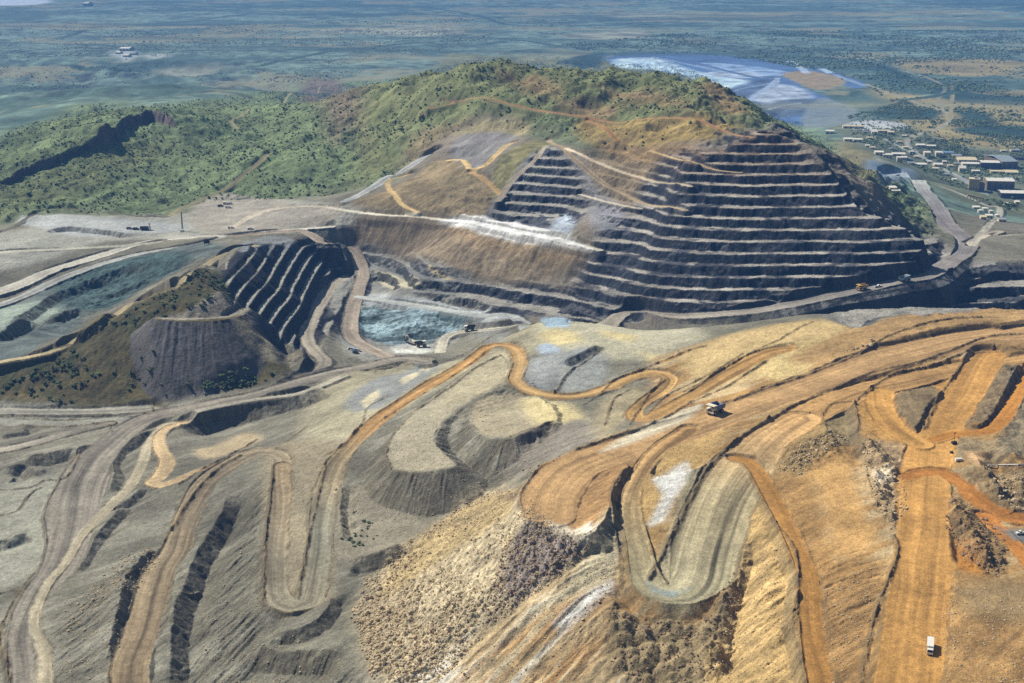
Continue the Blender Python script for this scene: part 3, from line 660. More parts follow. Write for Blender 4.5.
for q in ([(930,92),(960,86),(1000,95),(1300,100),(1300,112),(990,104),(950,100)], [(955,108),(985,112),(1000,130),(975,128),(960,118)], [(985,128),(1300,124),(1300,142),(1000,140)], [(875,112),(905,108),(940,112),(930,122),(880,120)], [(870,62),(905,72),(920,84),(890,80)], [(560,60),(600,52),(604,58),(590,66)]):
    area(q, alb(62,86,72), 22, var=.3, scale=60)
for q in ([(320,30),(400,24),(460,28),(430,36),(360,34)], [(590,14),(640,12),(700,16),(650,19)], [(560,34),(640,30),(650,36),(600,40)], [(160,66),(215,62),(210,68),(170,70)]):
    area(q, alb(166,168,140), 60, var=.5, scale=90)
area([(-50,-2),(45,0),(30,5),(-50,5)], alb(226,236,244), 60, var=.1)
area([(112,52),(130,50),(138,56),(128,60),(118,58)], alb(200,206,200), 40, var=.2)
area([(142,56),(165,54),(170,57),(150,59)], alb(190,196,180), 40, var=.2)
PLAINMODE[0] = False
# town pads
for q in ([(905,140),(925,136),(945,142),(940,150),(915,152)], [(875,158),(900,154),(925,160),(915,168),(890,166)], [(945,158),(985,150),(1010,156),(1000,168),(955,170)], [(960,172),(1000,170),(1024,176),(1010,188),(975,190)], [(940,178),(960,184),(950,190)]):
    area(q, alb(186,188,178), 10, var=.4, scale=18)
# yards
area([(838,128),(880,124),(925,132),(990,150),(1320,160),(1320,235),(1010,215),(940,190),(880,160),(850,140)], alb(124,130,100), 30, var=.3, scale=60)
area([(846,124),(870,120),(905,124),(900,130),(860,130)], alb(206,206,200), 14, var=.2)
area([(865,165),(890,168),(915,172),(900,180),(880,178)], alb(148,164,172), 14, var=.2)

# ------------------------------------------------------------------ roads
rd = road
rd([(-120,320),(0,293),(50,271),(100,255),(150,242),(200,236),(233,234),(290,230),(330,228)], [22,22,20,18,16,15,14,12,12], alb(214,206,184), berm=(0,1.5), win=80, reach=14, bcol=GREYD)
rd([(-120,336),(0,306),(66,278),(133,255),(200,241),(225,236)], 14, alb(186,184,170), win=80, berm=(0,1.2), reach=12, bcol=SLATE)
rd([(-40,262),(0,252),(66,249),(133,245),(160,240)], 10, alb(196,190,166), win=60, reach=8)
rd([(230,228),(262,212),(300,206),(335,206)], 9, alb(200,186,160), reach=10)
rd([(0,370),(66,341),(133,304),(173,281),(213,263),(256,246)], 7, alb(186,168,126), reach=6, win=60, cls='dirt_track')
rd([(168,217),(200,202),(232,186),(256,166),(268,152)], 7, alb(150,136,100), reach=6, cls='dirt_track', win=40)
rd([(238,130),(232,118),(250,108),(290,94),(320,86)], 4, alb(176,160,118), reach=4, cls='dirt_track', win=40)
rd([(-40,240),(0,232),(30,216),(60,208),(100,211),(140,216),(168,217)], 5, alb(104,100,80), reach=4, cls='dirt_track', win=60)
# pit ramps
rd([(233,236),(262,233),(300,232),(325,238),(345,248),(357,258),(363,273),(358,293),(350,320),(352,338),(365,348),(395,357),(425,362)], 15, alb(170,154,132), berm=(1.2,1.2), win=50, reach=14)
rd([(346,274),(334,286),(325,298),(313,320),(307,337),(314,350),(324,360),(318,370),(300,378)], 12, alb(172,160,138), berm=(0,1.4), win=45, reach=9)
rd([(358,297),(400,303),(440,309),(480,316),(520,320),(560,322)], 12, alb(200,200,188), win=60, reach=10)
rd([(440,352),(444,340),(460,333),(490,328),(520,323)], 10, alb(214,204,176), win=40, reach=8)
rd([(590,322),(620,321),(684,316),(750,310),(817,297),(863,288),(897,279),(930,270),(952,262),(966,250),(962,236),(944,218),(933,202),(922,188),(904,177),(886,172)], [14,16,18,18,20,20,20,20,20,22,24,24,24,26,28,30], alb(160,150,138), berm=(0,1.2), win=90, reach=14, rise=3.5, cols=[((590,322),alb(176,164,142)),((863,288),alb(150,142,130)),((944,218),alb(142,134,128)),((925,192),alb(160,158,150)),((904,178),alb(206,204,190)),((886,172),alb(190,196,196))])
rd([(968,242),(985,236),(1000,233),(1024,233),(1320,232)], 10, alb(190,176,150), win=60, reach=10)
rd([(972,245),(1000,214),(985,205),(945,188),(920,181)], 8, alb(190,182,160), win=60, reach=8)
# hill tracks
rd([(330,208),(352,212),(406,216),(440,220),(473,222),(506,230),(546,236),(575,244),(600,252)], [8,8,7,8,12,14,12,8,7], alb(232,222,194), win=35, reach=8, cls='dirt_track')
rd([(344,203),(362,193),(386,180),(400,172),(425,156),(435,148)], [10,12,14,14,12,10], alb(198,196,186), win=35, reach=6, cls='dirt_track')
rd([(418,214),(404,206),(396,196),(388,187),(390,180),(402,176),(412,172)], 5.5, alb(216,184,124), win=20, reach=6, cls='dirt_track')
rd([(448,161),(458,160),(467,164),(471,170),(480,168),(492,158),(504,147),(515,141)], 6, alb(226,192,128), win=20, reach=6, cls='dirt_track')
rd([(471,170),(484,179),(496,190),(503,200)], 7, alb(206,168,112), win=25, reach=6, cls='dirt_track')
rd([(546,146),(536,157),(522,172),(508,188),(498,205)], 6, alb(184,168,144), win=25, reach=4, cls='dirt_track')
rd([(548,140),(566,150),(579,164),(598,180),(626,196),(659,208),(685,214)], 6, alb(196,172,132), win=30, reach=5, cls='dirt_track')
rd([(566,148),(582,155),(600,165),(622,173),(650,181),(690,190)], 6, alb(222,202,168), win=30, reach=4, cls='dirt_track')
rd([(580,195),(610,202),(640,210)], 4, alb(210,196,168), win=30, reach=4, cls='dirt_track')
rd([(650,152),(680,162),(710,170),(740,173)], 4, alb(206,176,128), win=30, reach=4, cls='dirt_track')
rd([(430,112),(470,98),(506,104),(539,112),(586,118),(640,118),(684,118),(704,122),(727,132),(752,137)], [4,5,5,6,6,7,7,6,5,5], alb(178,132,90), win=30, reach=6, cls='dirt_track')
rd([(588,119),(602,126),(612,134),(618,142)], 5, alb(190,140,88), win=20, reach=4, cls='dirt_track')
rd([(420,122),(440,100),(470,102),(500,105)], 3, alb(120,92,76), win=20, reach=3, cls='dirt_track')
# foreground, left
rd([(425,362),(400,361),(345,370),(300,381),(256,392),(225,399),(178,411),(150,420),(125,432),(106,447),(92,462),(82,482),(74,505),(60,560),(40,590),(27,612),(22,632),(22,660),(24,700)], [14,14,15,16,18,20,21,22,24,27,30,34,34,26,21,18,15,14,14], alb(148,138,120), berm=(0,1.6), win=70, reach=10, streak=.26)
rd([(345,378),(300,388),(256,398),(215,409),(185,418)], 6, alb(194,184,160), win=60, reach=5)
rd([(-40,452),(0,450),(40,441),(80,430),(108,424)], [16,15,13,12,10], alb(168,158,138), berm=(1.8,1.8), win=60, reach=6)
rd([(-40,412),(0,412),(50,412),(100,412),(150,406)], 16, alb(176,170,150), berm=(0,1.8), win=60, reach=6)
rd([(185,419),(165,427),(152,438),(146,450),(143,463),(135,480),(124,493),(108,510),(92,525),(80,538),(66,562),(50,582),(38,605),(34,625),(40,642),(45,655),(45,690)], [5,6,7,8,8,8,7,7,6,6,5,5,5,5,6,7,8], alb(188,174,142), berm=(1.0,0), win=22, reach=6)
rd([(186,421),(170,427),(160,436),(160,449),(166,460),(162,473),(152,484),(160,486),(175,481),(200,470),(225,462)], [6,8,9,10,11,11,9,9,8,6,4], alb(200,172,128), berm=(0,1.0), win=16, reach=7)
rd([(283,470),(284,460),(276,452),(256,453),(230,465),(205,484),(188,515),(176,545),(160,574),(151,597),(142,632),(133,665),(131,700)], [9,12,13,15,16,17,18,18,18,18,18,19,20], alb(164,148,118), berm=(0,1.6), win=40, reach=8, col2=alb(158,136,102), streak=.26)
rd([(282,466),(281,490),(277,530),(275,565),(277,595),(292,607),(306,602),(315,578),(320,545),(323,513),(325,495),(333,470),(345,452),(368,430),(395,408),(425,388),(462,366),(488,350),(504,345),(516,350),(521,363),(516,380),(532,392),(570,397),(606,389),(634,377),(656,372),(669,378),(664,389),(645,402),(634,413),(640,419),(658,414),(690,397),(725,376),(765,354),(786,347)],
   [12,12,13,14,15,17,17,17,16,15,15,14,14,14,14,14,13,13,12,11,11,12,12,12,13,13,12,11,12,12,12,12,14,16,14], alb(178,156,118), berm=(1.5,1.5), win=26, reach=7, streak=.24, cols=[((283,470),alb(166,144,108)),((277,560),alb(164,150,122)),((306,602),alb(160,150,122)),((321,530),alb(152,146,122)),((340,455),alb(172,150,112)),((368,430),alb(190,148,94)),((488,350),alb(204,158,94)),((521,366),alb(196,160,106)),((640,376),alb(200,160,100)),((790,346),alb(202,156,92))])
# main dump roads
rd([(1320,322),(1060,324),(990,332),(930,344),(870,364),(800,391),(734,411),(690,425),(640,440),(600,456),(570,476),(550,500),(545,520)], [36,36,36,36,36,32,30,32,36,36,40,36,30], alb(188, 150, 100), berm=(0,2.2), win=120, reach=6, streak=.2)
rd([(1320,366),(1300,362),(980,366),(910,380),(840,402),(790,424),(755,448)],
   [22,22,24,26,28,26,24], alb(190,148,92), berm=(1.2,1.2), win=60, reach=5, streak=.24)
rd([(800,418),(770,436),(744,462),(722,500),(708,540),(698,578),(680,600),(657,598),(644,580),(636,545),(630,515),(631,492),(640,470),(660,448),(690,428)],
   [26,32,36,42,42,36,27,18,15,13,12,11,11,11,12], GREY, berm=(.8,1.4), win=60, reach=5, streak=.3, cols=[((800,418),alb(190,150,96)),((752,455),alb(182,150,104)),((728,490),alb(180,162,122)),((690,595),alb(166,156,122)),((636,560),alb(174,158,118)),((640,470),alb(196,158,104)),((690,428),alb(192,150,94))])
rd([(735,458),(748,460),(764,482),(780,515),(797,545),(808,575),(811,610),(813,645),(822,690)], [10,10,10,10,10,11,11,11,12], alb(186,136,70), berm=(0,1.6), win=40, reach=6)
rd([(990,350),(972,378),(955,408),(938,432),(928,460),(924,500),(922,560),(918,610),(912,650),(905,700)], [22,24,24,24,26,30,32,30,28,28], alb(206,154,84), win=60, reach=4, cls='haul_road')
rd([(880,392),(882,410),(895,428),(920,445)], [18,18,18,16], alb(208,156,84), win=40, reach=3)
rd([(1035,362),(1022,385),(1012,405),(1000,422),(985,432),(955,434),(935,440)], [9,9,9,9,9,9,9], alb(204,140,64), win=40, reach=4)
rd([(905,478),(922,472),(945,472),(962,485),(978,500),(1000,513),(1030,520),(1320,522)], [8,10,11,12,12,13,14,14], alb(168,112,52), win=40, reach=5)
rd([(985,515),(1005,535),(1024,555),(1060,590)], 9, alb(196,130,60), win=40, reach=4)
rd([(640,700),(560,640)], 1, GREY, flat=False) if False else None
area([(468,216),(505,222),(545,229),(574,239),(592,251),(562,248),(525,244),(490,237),(468,229),(438,223),(438,219)], alb(250,246,234), 3.5, var=.25, scale=12)
area([(440,226),(470,232),(520,248),(560,252),(580,256),(540,262),(480,248)], alb(178,150,112), 12, var=.3, scale=20)
area([(655,480),(686,463),(690,470),(672,500),(662,520),(650,525),(665,495)], alb(252,246,230), 4, var=.12)
area([(632,432),(672,415),(700,404),(690,418),(640,440),(600,452)], alb(222,206,172), 4, var=.12, streak=(40,80,4,.2))
area([(672,598),(652,592),(648,582),(660,590),(680,592),(690,588)], alb(150,160,150), 3, var=.2)
area([(1003,530),(1030,528),(1034,545),(1014,540),(996,526)], alb(120,122,116), 4, var=.2)
area([(545,520),(590,535),(598,522),(600,535),(585,545),(552,533)], alb(240,222,188), 2.5, var=.2)
# windrows and rock lines
ridge([(577,450),(600,442),(622,435),(650,424),(672,414),(692,402),(724,388),(745,375),(768,360)], 2.2)
ridge([(684,392),(727,366),(757,350),(777,341),(795,330),(812,322)], 2.0)
ridge([(734,401),(768,388),(801,377),(835,364),(864,352),(884,338),(911,328),(944,320),(980,318)], 2.2)
ridge([(768,419),(742,437),(712,465),(700,482),(688,505),(672,535),(655,566),(649,580)], 2.6)
ridge([(768,419),(800,403),(830,391),(871,373),(917,362),(950,351),(984,338),(1024,334)], 2.0)
ridge([(871,388),(894,374),(931,366),(955,356),(972,352),(1000,352),(1030,350)], 2.2)
ridge([(629,467),(618,478),(612,488),(612,505),(616,530),(620,560),(622,588)], 2.6)
ridge([(854,404),(857,420),(859,438),(866,452)], 2.2); ridge([(871,390),(858,398),(854,404)], 2.0)
ridge([(822,415),(832,404),(850,402)], 1.8, cr=.5); ridge([(822,415),(828,432),(840,445)], 1.8, cr=.5)
ridge([(965,356),(955,375),(942,392),(932,412),(924,430)], 2.4)
ridge([(893,536),(897,550),(893,568),(886,588),(878,608),(868,645),(860,690)], 2.6)
ridge([(773,520),(795,552),(799,588),(793,618),(798,650),(806,690)], 2.0, wid=.8)
ridge([(700,330),(735,318),(770,322)], 1.6, cr=.5) if False else None
ridge([(602,392),(614,380),(640,370),(672,357),(690,350),(705,346)], 2.0)
ridge([(555,392),(568,374),(585,362),(598,352)], 2.4); ridge([(584,405),(600,395),(612,392)], 1.4, cr=.4)
ridge([(630,425),(640,408),(650,392),(665,380)], 1.8, cr=.7); ridge([(605,425),(612,402),(620,395),(632,388)], 1.8)
ridge([(650,412),(665,397),(690,384),(720,368),(742,354)], 2.0)
ridge([(437,364),(455,358),(480,344),(500,333),(540,322)], 1.4); ridge([(385,418),(410,402),(440,384),(470,364),(485,352)], 1.6)
ridge([(391,470),(386,455),(390,440),(400,428),(411,416),(425,405),(446,390),(481,365),(500,356)], 2.2)
ridge([(506,505),(470,495)], 1, cr=.3) if False else None
ridge([(326,460),(322,480),(318,500),(311,530),(305,560),(298,598)], 1.8); ridge([(273,478),(269,500),(266,540),(264,580),(263,610)], 1.8)
ridge([(326,455),(345,444),(362,424),(367,408),(388,396)], 1.8); ridge([(510,437),(535,428),(553,421)], 1.5)
ridge([(0,417),(60,420),(110,416),(150,414)], 1.8); ridge([(152,405),(152,412)], 1.8); ridge([(20,425),(60,427),(105,424),(112,432)], 1.6)
ridge([(-10,490),(30,488),(45,480),(65,478),(80,452)], 1.8); ridge([(-10,516),(15,512),(28,496),(40,488)], 1.8)
ridge([(37,570),(20,592),(5,620),(0,640),(8,670),(10,690)], 2.2); ridge([(0,594),(12,590),(18,592)], 1.4)
ridge([(180,484),(205,468),(230,455),(256,440)], 2.2, cr=.9); ridge([(172,530),(185,508),(200,486),(222,466),(240,456)], 2.8); ridge([(168,588),(176,593),(200,594)], 1.4)
ridge([(288,441),(300,432),(310,425)], 2); ridge([(340,372),(370,370),(395,366)], 1.2)
ridge([(50,412),(30,408)], 1) if False else None
ridge([(-20,204),(0,222),(30,212),(60,207)], 1) if False else None
PLAINMODE[0] = True
# drifts of white along the dam: dykes with a track on top
for q, w, c in (([(665,58),(700,66),(735,72),(762,77)], 9, alb(186,204,226)), ([(640,62),(680,62),(720,70)], 7, alb(150,178,214)), ([(700,92),(740,88),(776,82)], 8, alb(176,196,220)), ([(742,100),(760,92),(772,84),(778,78)], 20, alb(190,206,226)), ([(604,58),(660,56),(720,68),(760,78),(778,80)], 26, alb(96,120,156)), ([(600,55),(640,52),(700,52),(760,59),(820,68),(862,84)], 30, alb(90,116,160)),
                ([(790,60),(800,66),(806,72)], 30, alb(200,216,230)), ([(822,68),(830,72)], 30, alb(196,212,226)), ([(836,74),(850,80),(866,86)], 24, alb(170,186,204)), ([(755,108),(775,106),(800,102)], 14, alb(186,196,206)), ([(778,80),(776,90),(790,96)], 14, alb(180,190,204))):
    rd(q, w, c, flat=False, cls=None, tracks=False, streak=.05)
# far tracks and creek lines
for q, w, c in (([(866,84),(885,92),(905,98),(925,106),(945,112),(950,122),(938,132),(915,142),(905,152)], 16, alb(176,168,138)), ([(945,112),(938,100),(945,88),(930,78),(905,70)], 11, alb(168,160,130)),
                ([(952,84),(952,104),(948,122)], 12, alb(172,158,112)), ([(905,152),(915,158),(940,168),(960,180),(985,196)], 12, alb(186,184,170)), ([(960,108),(990,112),(1300,120)], 9, alb(176,156,110)),
                ([(180,90),(215,84),(235,81),(270,80)], 8, alb(176,160,124)), ([(268,80),(310,76),(340,72)], 6, alb(160,158,120)), ([(884,150),(905,158),(935,166),(985,190)], 8, alb(190,190,180))):
    rd(q, w, c, flat=False, cls='dirt_track', tracks=False, streak=.05)
for q in ([(-20,44),(60,38),(100,26),(180,22),(250,14),(330,16),(420,12),(470,14)], [(-20,42),(90,44),(160,50),(330,50),(420,42)], [(-20,68),(60,66),(140,70),(250,66),(350,48)],
          [(330,4),(430,8),(480,16),(520,25),(640,24),(800,26),(1300,24)], [(480,44),(520,40),(560,46)], [(760,28),(840,32),(940,30),(1300,34)], [(700,40),(760,44),(900,50),(1300,48)], [(850,58),(880,68),(900,80),(930,86),(1000,80)], [(900,100),(940,96),(960,90)], [(640,4),(800,6),(1300,8)], [(0,10),(120,12),(300,8)]):
    rd(q, 40, alb(74, 96, 78), flat=False, cls=None, tracks=False, streak=.3)
for i in range(26):                                      # rises and scrub belts on the plain
    r_ = random.Random(i); s0 = r_.uniform(-.42, .42); D0 = math.exp(r_.uniform(math.log(4300), math.log(10500))); L = r_.uniform(300, 1500)
    w_ = np.array([(s0 * D0 + t * L + r_.uniform(-260, 60), D0 + r_.uniform(-140, 140)) for t in (-1, -.5, 0, .5, 1)])
    sl, d, s, a = linefield(smooth_line(w_, False, 60), 260); blend(sl, (np.exp(-(d / 90) ** 2) * .6).astype(np.float32), alb(70, 92, 74) if i % 3 else alb(170, 166, 124), var=.3, scale=80)
PLAINMODE[0] = False
# cliffs: bare rock
for sl, fm in cliff: blend(sl, fm * 1.0, alb(104, 92, 84), var=.35, scale=12); VEG[sl] *= 1 - fm * .9
sl, fm = ridge_rock; blend(sl, fm * .8, alb(112, 100, 76), var=.4, scale=10)
# raw faces of the tipped waste: mixed towards a darker grey, with ribs
for sl, fm, al, d in faces[1:]:
    m = fm * (0.35 + .65 * sstep(0, 2, d)); c = COL[sl] * .78 + .22 * GREYD[None, None] * .8
    mm = (m * (CLS[sl] < 6))[..., None]; COL[sl] = COL[sl] * (1 - mm) + c * mm * (1 + .25 * fbm(al / 2.2, d / 40, 1, 3, 3) + .12 * fbm(X[sl], Y[sl], 3, 2, 1))[..., None]
gy, gx = np.zeros_like(Z), np.zeros_like(Z)
dx = np.gradient(SS)[None, :] * Y; gx = (np.gradient(Z, axis=1) / dx).astype(np.float32)
gy = (np.gradient(Z, axis=0) / np.gradient(TD)[:, None] - gx * SS[None, :]).astype(np.float32)
SLOPE = np.hypot(gx, gy); GX, GY = gx, gy; del dx
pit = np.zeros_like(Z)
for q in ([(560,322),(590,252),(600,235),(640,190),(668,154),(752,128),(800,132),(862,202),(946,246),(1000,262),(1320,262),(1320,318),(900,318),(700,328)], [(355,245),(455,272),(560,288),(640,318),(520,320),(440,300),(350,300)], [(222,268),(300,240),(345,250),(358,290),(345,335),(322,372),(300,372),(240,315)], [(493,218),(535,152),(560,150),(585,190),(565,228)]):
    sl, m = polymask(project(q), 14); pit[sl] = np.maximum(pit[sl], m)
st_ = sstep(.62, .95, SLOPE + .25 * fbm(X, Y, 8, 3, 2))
m = (pit * st_ * .85)[..., None]; COL[:] = COL * (1 - m) + m * (alb(50, 54, 62)[None, None] * (1 + .35 * fbm(X, Y, 12, 4, 3) + .2 * fbm(X, Y, 2.5, 2, 1))[..., None])  # steep pit faces painted near black to deepen their shade
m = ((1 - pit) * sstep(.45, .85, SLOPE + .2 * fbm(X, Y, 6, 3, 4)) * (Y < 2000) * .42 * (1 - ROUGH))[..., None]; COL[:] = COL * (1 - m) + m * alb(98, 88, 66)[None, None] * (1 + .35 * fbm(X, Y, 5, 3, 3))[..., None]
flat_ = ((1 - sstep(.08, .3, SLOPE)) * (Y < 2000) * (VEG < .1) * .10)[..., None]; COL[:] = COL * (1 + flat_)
# runoff: streaks and small gullies that follow the fall of the ground
n_ = int(np.searchsorted(TD, 2300)); xs_, ys_ = X[:n_], Y[:n_]; gl = np.maximum(SLOPE[:n_], .02); ux, uy = GX[:n_] / gl, GY[:n_] / gl
acc = np.zeros((n_, NS), np.float32); ac2 = np.zeros((n_, NS), np.float32)
for k in range(-5, 6):
    px_, py_ = xs_ + ux * k * 2.2, ys_ + uy * k * 2.2; acc += vnoise(px_ / 1.9, py_ / 1.9, 2) * (1 - abs(k) / 7); ac2 += vnoise(px_ / 4.6 + 9, py_ / 4.6, 5) * (1 - abs(k) / 9)
acc /= 2.2; ac2 /= 3.0
w = sstep(.12, .5, SLOPE[:n_]) * (1 - .6 * pit[:n_]) * (ys_ < 2000)
wr = np.where(CLS[:n_] > 2, .5, 1.0)
COL[:n_] *= np.clip(1 + (.30 * acc + .30 * ac2) * (w + .12)[...] * wr, .4, 1.7)[..., None]
Z[:n_] += (acc * .35 + ac2 * .9) * w * wr
del acc, ac2, ux, uy, GX, GY
# vegetation tint: shrubs and their litter stain the soil
g = VEG * sstep(-.1, .5, fbm(X, Y, 7, 3, 2) + .35 * fbm(X, Y, 45, 3, 5)) * (Y < 2600)
COL[:] = COL * (1 - .45 * g[..., None]) + .45 * g[..., None] * alb(70, 86, 52)[None, None]
# small scale variety everywhere
COL *= (1 + .12 * fbm(X, Y, 3, 3, 7) * (Y < 1900) + .09 * fbm(X, Y, 14, 3, 4) + .12 * fbm(X, Y, 60, 3, 2) * (Y < 1900) + ROUGH * .22 * fbm(X, Y, 2.6, 2, 5))[..., None]
COL = np.clip(COL, .003, .9)
Z += ROUGH * fbm(X, Y, 3.2, 3, 3) * .8
print('terrain', time.time() - T0)
# ------------------------------------------------------------------ the ground as meshes, split by surface
def terrain_material(name, bump, rough, scale=.35, spec=.15):
    m = bpy.data.materials.new(name); m.use_nodes = True; t = m.node_tree; t.nodes.clear()
    N = t.nodes.new; L = t.links.new
    out = N('ShaderNodeOutputMaterial'); b = N('ShaderNodeBsdfPrincipled'); at = N('ShaderNodeAttribute'); at.attribute_name = 'soil'
    g = N('ShaderNodeNewGeometry'); n1 = N('ShaderNodeTexNoise'); n1.inputs['Scale'].default_value = scale; n1.inputs['Detail'].default_value = 5; n1.inputs['Roughness'].default_value = .7
    n2 = N('ShaderNodeTexNoise'); n2.inputs['Scale'].default_value = .045; n2.inputs['Detail'].default_value = 4
    mr = N('ShaderNodeMapRange'); mr.inputs[3].default_value = .82; mr.inputs[4].default_value = 1.18; mr.inputs[1].default_value = .33; mr.inputs[2].default_value = .67
    n3 = N('ShaderNodeTexNoise'); n3.inputs['Scale'].default_value = 1.1; n3.inputs['Detail'].default_value = 2; n3.inputs['Roughness'].default_value = .8
    L(g.outputs['Position'], n3.inputs['Vector']); mr3 = N('ShaderNodeMapRange'); mr3.inputs[1].default_value = .35; mr3.inputs[2].default_value = .65; mr3.inputs[3].default_value = .7; mr3.inputs[4].default_value = 1.3; L(n3.outputs[0], mr3.inputs[0])
    mr2 = N('ShaderNodeMapRange'); mr2.inputs[3].default_value = .88; mr2.inputs[4].default_value = 1.12
    mu = N('ShaderNodeMath'); mu.operation = 'MULTIPLY'; vm = N('ShaderNodeVectorMath'); vm.operation = 'SCALE'
    bp = N('ShaderNodeBump'); bp.inputs['Strength'].default_value = bump; bp.inputs['Distance'].default_value = 2.5
    L(g.outputs['Position'], n1.inputs['Vector']); L(g.outputs['Position'], n2.inputs['Vector'])
    L(n1.outputs[0], mr.inputs[0]); L(n2.outputs[0], mr2.inputs[0]); L(mr.outputs[0], mu.inputs[0]); L(mr2.outputs[0], mu.inputs[1])
    mu3 = N('ShaderNodeMath'); mu3.operation = 'MULTIPLY'; L(mu.outputs[0], mu3.inputs[0]); L(mr3.outputs[0], mu3.inputs[1])
    L(at.outputs['Color'], vm.inputs[0]); L(mu3.outputs[0], vm.inputs['Scale']); L(vm.outputs[0], b.inputs['Base Color'])
    L(n1.outputs[0], bp.inputs['Height']); L(bp.outputs[0], b.inputs['Normal'])
    b.inputs['Roughness'].default_value = rough; b.inputs['Specular IOR Level'].default_value = spec; L(b.outputs[0], out.inputs[0])
    return m
M_soil = terrain_material('bare_ground', .5, .95); M_road = terrain_material('road_dirt', .2, .9, .25); M_rock = terrain_material('rock_wall', .9, .95, .3); M_dam = terrain_material('wet_tailings', .05, .45, .02, .5)
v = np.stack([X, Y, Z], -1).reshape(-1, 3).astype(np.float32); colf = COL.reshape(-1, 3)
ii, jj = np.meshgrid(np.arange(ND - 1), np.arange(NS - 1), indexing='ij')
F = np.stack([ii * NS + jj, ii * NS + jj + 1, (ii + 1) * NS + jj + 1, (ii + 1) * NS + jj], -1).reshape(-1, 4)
fc = CLS[:-1, :-1].reshape(-1)
# keep the smooth shading of the whole sheet on every piece of it
def mesh_from(name, vs_, fs_, mat, cols=None, smooth=True):
    me = bpy.data.meshes.new(name); nv, nf, k = len(vs_), len(fs_), fs_.shape[1]
    me.vertices.add(nv); me.vertices.foreach_set('co', np.ascontiguousarray(vs_, np.float32).ravel())
    me.loops.add(nf * k); me.loops.foreach_set('vertex_index', np.ascontiguousarray(fs_, np.int32).ravel())
    me.polygons.add(nf); me.polygons.foreach_set('loop_start', np.arange(0, nf * k, k, dtype=np.int32))
    me.polygons.foreach_set('use_smooth', np.full(nf, smooth, bool))
    me.update(calc_edges=True)
    if cols is not None:
        ca = me.color_attributes.new('soil', 'FLOAT_COLOR', 'POINT'); ca.data.foreach_set('color', np.c_[cols, np.ones(nv)].astype(np.float32).ravel())
    me.materials.append(mat); return me
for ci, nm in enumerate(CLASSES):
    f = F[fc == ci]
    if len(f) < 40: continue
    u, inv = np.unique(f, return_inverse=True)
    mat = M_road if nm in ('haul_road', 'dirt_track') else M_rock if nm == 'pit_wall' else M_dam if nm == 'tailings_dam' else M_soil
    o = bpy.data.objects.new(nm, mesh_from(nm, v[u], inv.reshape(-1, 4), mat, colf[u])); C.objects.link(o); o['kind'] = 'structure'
    o['label'] = {'ground': 'bare mined ground, waste dumps and the plain beyond', 'hillside': 'green scrub-covered hillside', 'pit_wall': 'terraced rock walls of the open pit', 'tailings_dam': 'blue-grey tailings dam', 'haul_road': 'unsealed haul road', 'dirt_track': 'narrow dirt track'}[nm]
print('meshes', time.time() - T0)
# ------------------------------------------------------------------ air: even haze
hz = bpy.data.materials.new('haze_air'); hz.use_nodes = True; t = hz.node_tree; t.nodes.clear()
pv = t.nodes.new('ShaderNodeVolumePrincipled'); mo = t.nodes.new('ShaderNodeOutputMaterial'); t.links.new(pv.outputs[0], mo.inputs['Volume'])
pv.inputs['Color'].default_value = (.16, .43, 1.0, 1); pv.inputs['Density'].default_value = 7.5e-5; pv.inputs['Anisotropy'].default_value = 0
hb = np.array([(x, y, z) for x in (-64000, 64000) for y in (-500, 64000) for z in (-12, 700)], float)
hm = bpy.data.meshes.new('haze'); hm.from_pydata([tuple(p) for p in hb], [], [(0, 1, 3, 2), (4, 6, 7, 5), (0, 4, 5, 1), (2, 3, 7, 6), (0, 2, 6, 4), (1, 5, 7, 3)]); hm.materials.append(hz)
ho = bpy.data.objects.new('haze', hm); C.objects.link(ho); ho['kind'] = 'stuff'
# ------------------------------------------------------------------ object helpers
MATS = {}
def mat(name, c, rough=.6, metal=0.0, spec=.5, var=.12, scale=1.5):
    if name in MATS: return MATS[name]
    m = bpy.data.materials.new(name); m.use_nodes = True; t = m.node_tree; b = t.nodes['Principled BSDF']
    n = t.nodes.new('ShaderNodeTexNoise'); n.inputs['Scale'].default_value = scale; n.inputs['Detail'].default_value = 4
    g = t.nodes.new('ShaderNodeNewGeometry'); t.links.new(g.outputs['Position'], n.inputs['Vector'])
    r = t.nodes.new('ShaderNodeMix'); r.data_type = 'RGBA'
    c = [float(q) for q in lin(c)]
    r.inputs[6].default_value = (*[q * (1 - var) for q in c], 1); r.inputs[7].default_value = (*[min(1, q * (1 + var)) for q in c], 1)
    t.links.new(n.outputs[0], r.inputs[0]); t.links.new(r.outputs[2], b.inputs['Base Color'])
    b.inputs['Roughness'].default_value = rough; b.inputs['Metallic'].default_value = metal; b.inputs['Specular IOR Level'].default_value = spec
    MATS[name] = m; return m
m_white = mat('white_paint', (226, 224, 214), .5); m_cream = mat('cream_sheet', (214, 202, 170), .6); m_tan = mat('tan_sheet', (190, 160, 112), .7)
m_grey = mat('grey_sheet', (150, 160, 162), .5); m_dark = mat('dark_steel', (50, 50, 52), .6); m_tyre = mat('tyre_rubber', (28, 27, 26), .9); m_glass = mat('dark_glass', (34, 42, 50), .1)
m_blue = mat('blue_grey_steel', (104, 118, 148), .5); m_beige = mat('beige_paint', (232, 224, 200), .5); m_yellow = mat('yellow_paint', (200, 166, 98), .5); m_rim = mat('wheel_rim', (190, 184, 166), .6)
m_brownw = mat('brown_sheet', (116, 100, 78), .7); m_roofw = mat('pale_roof', (232, 228, 212), .5); m_roofc = mat('cream_roof', (222, 206, 168), .55); m_slate = mat('slate_paint', (112, 132, 142), .6); m_conc = mat('concrete', (160, 156, 146), .9)
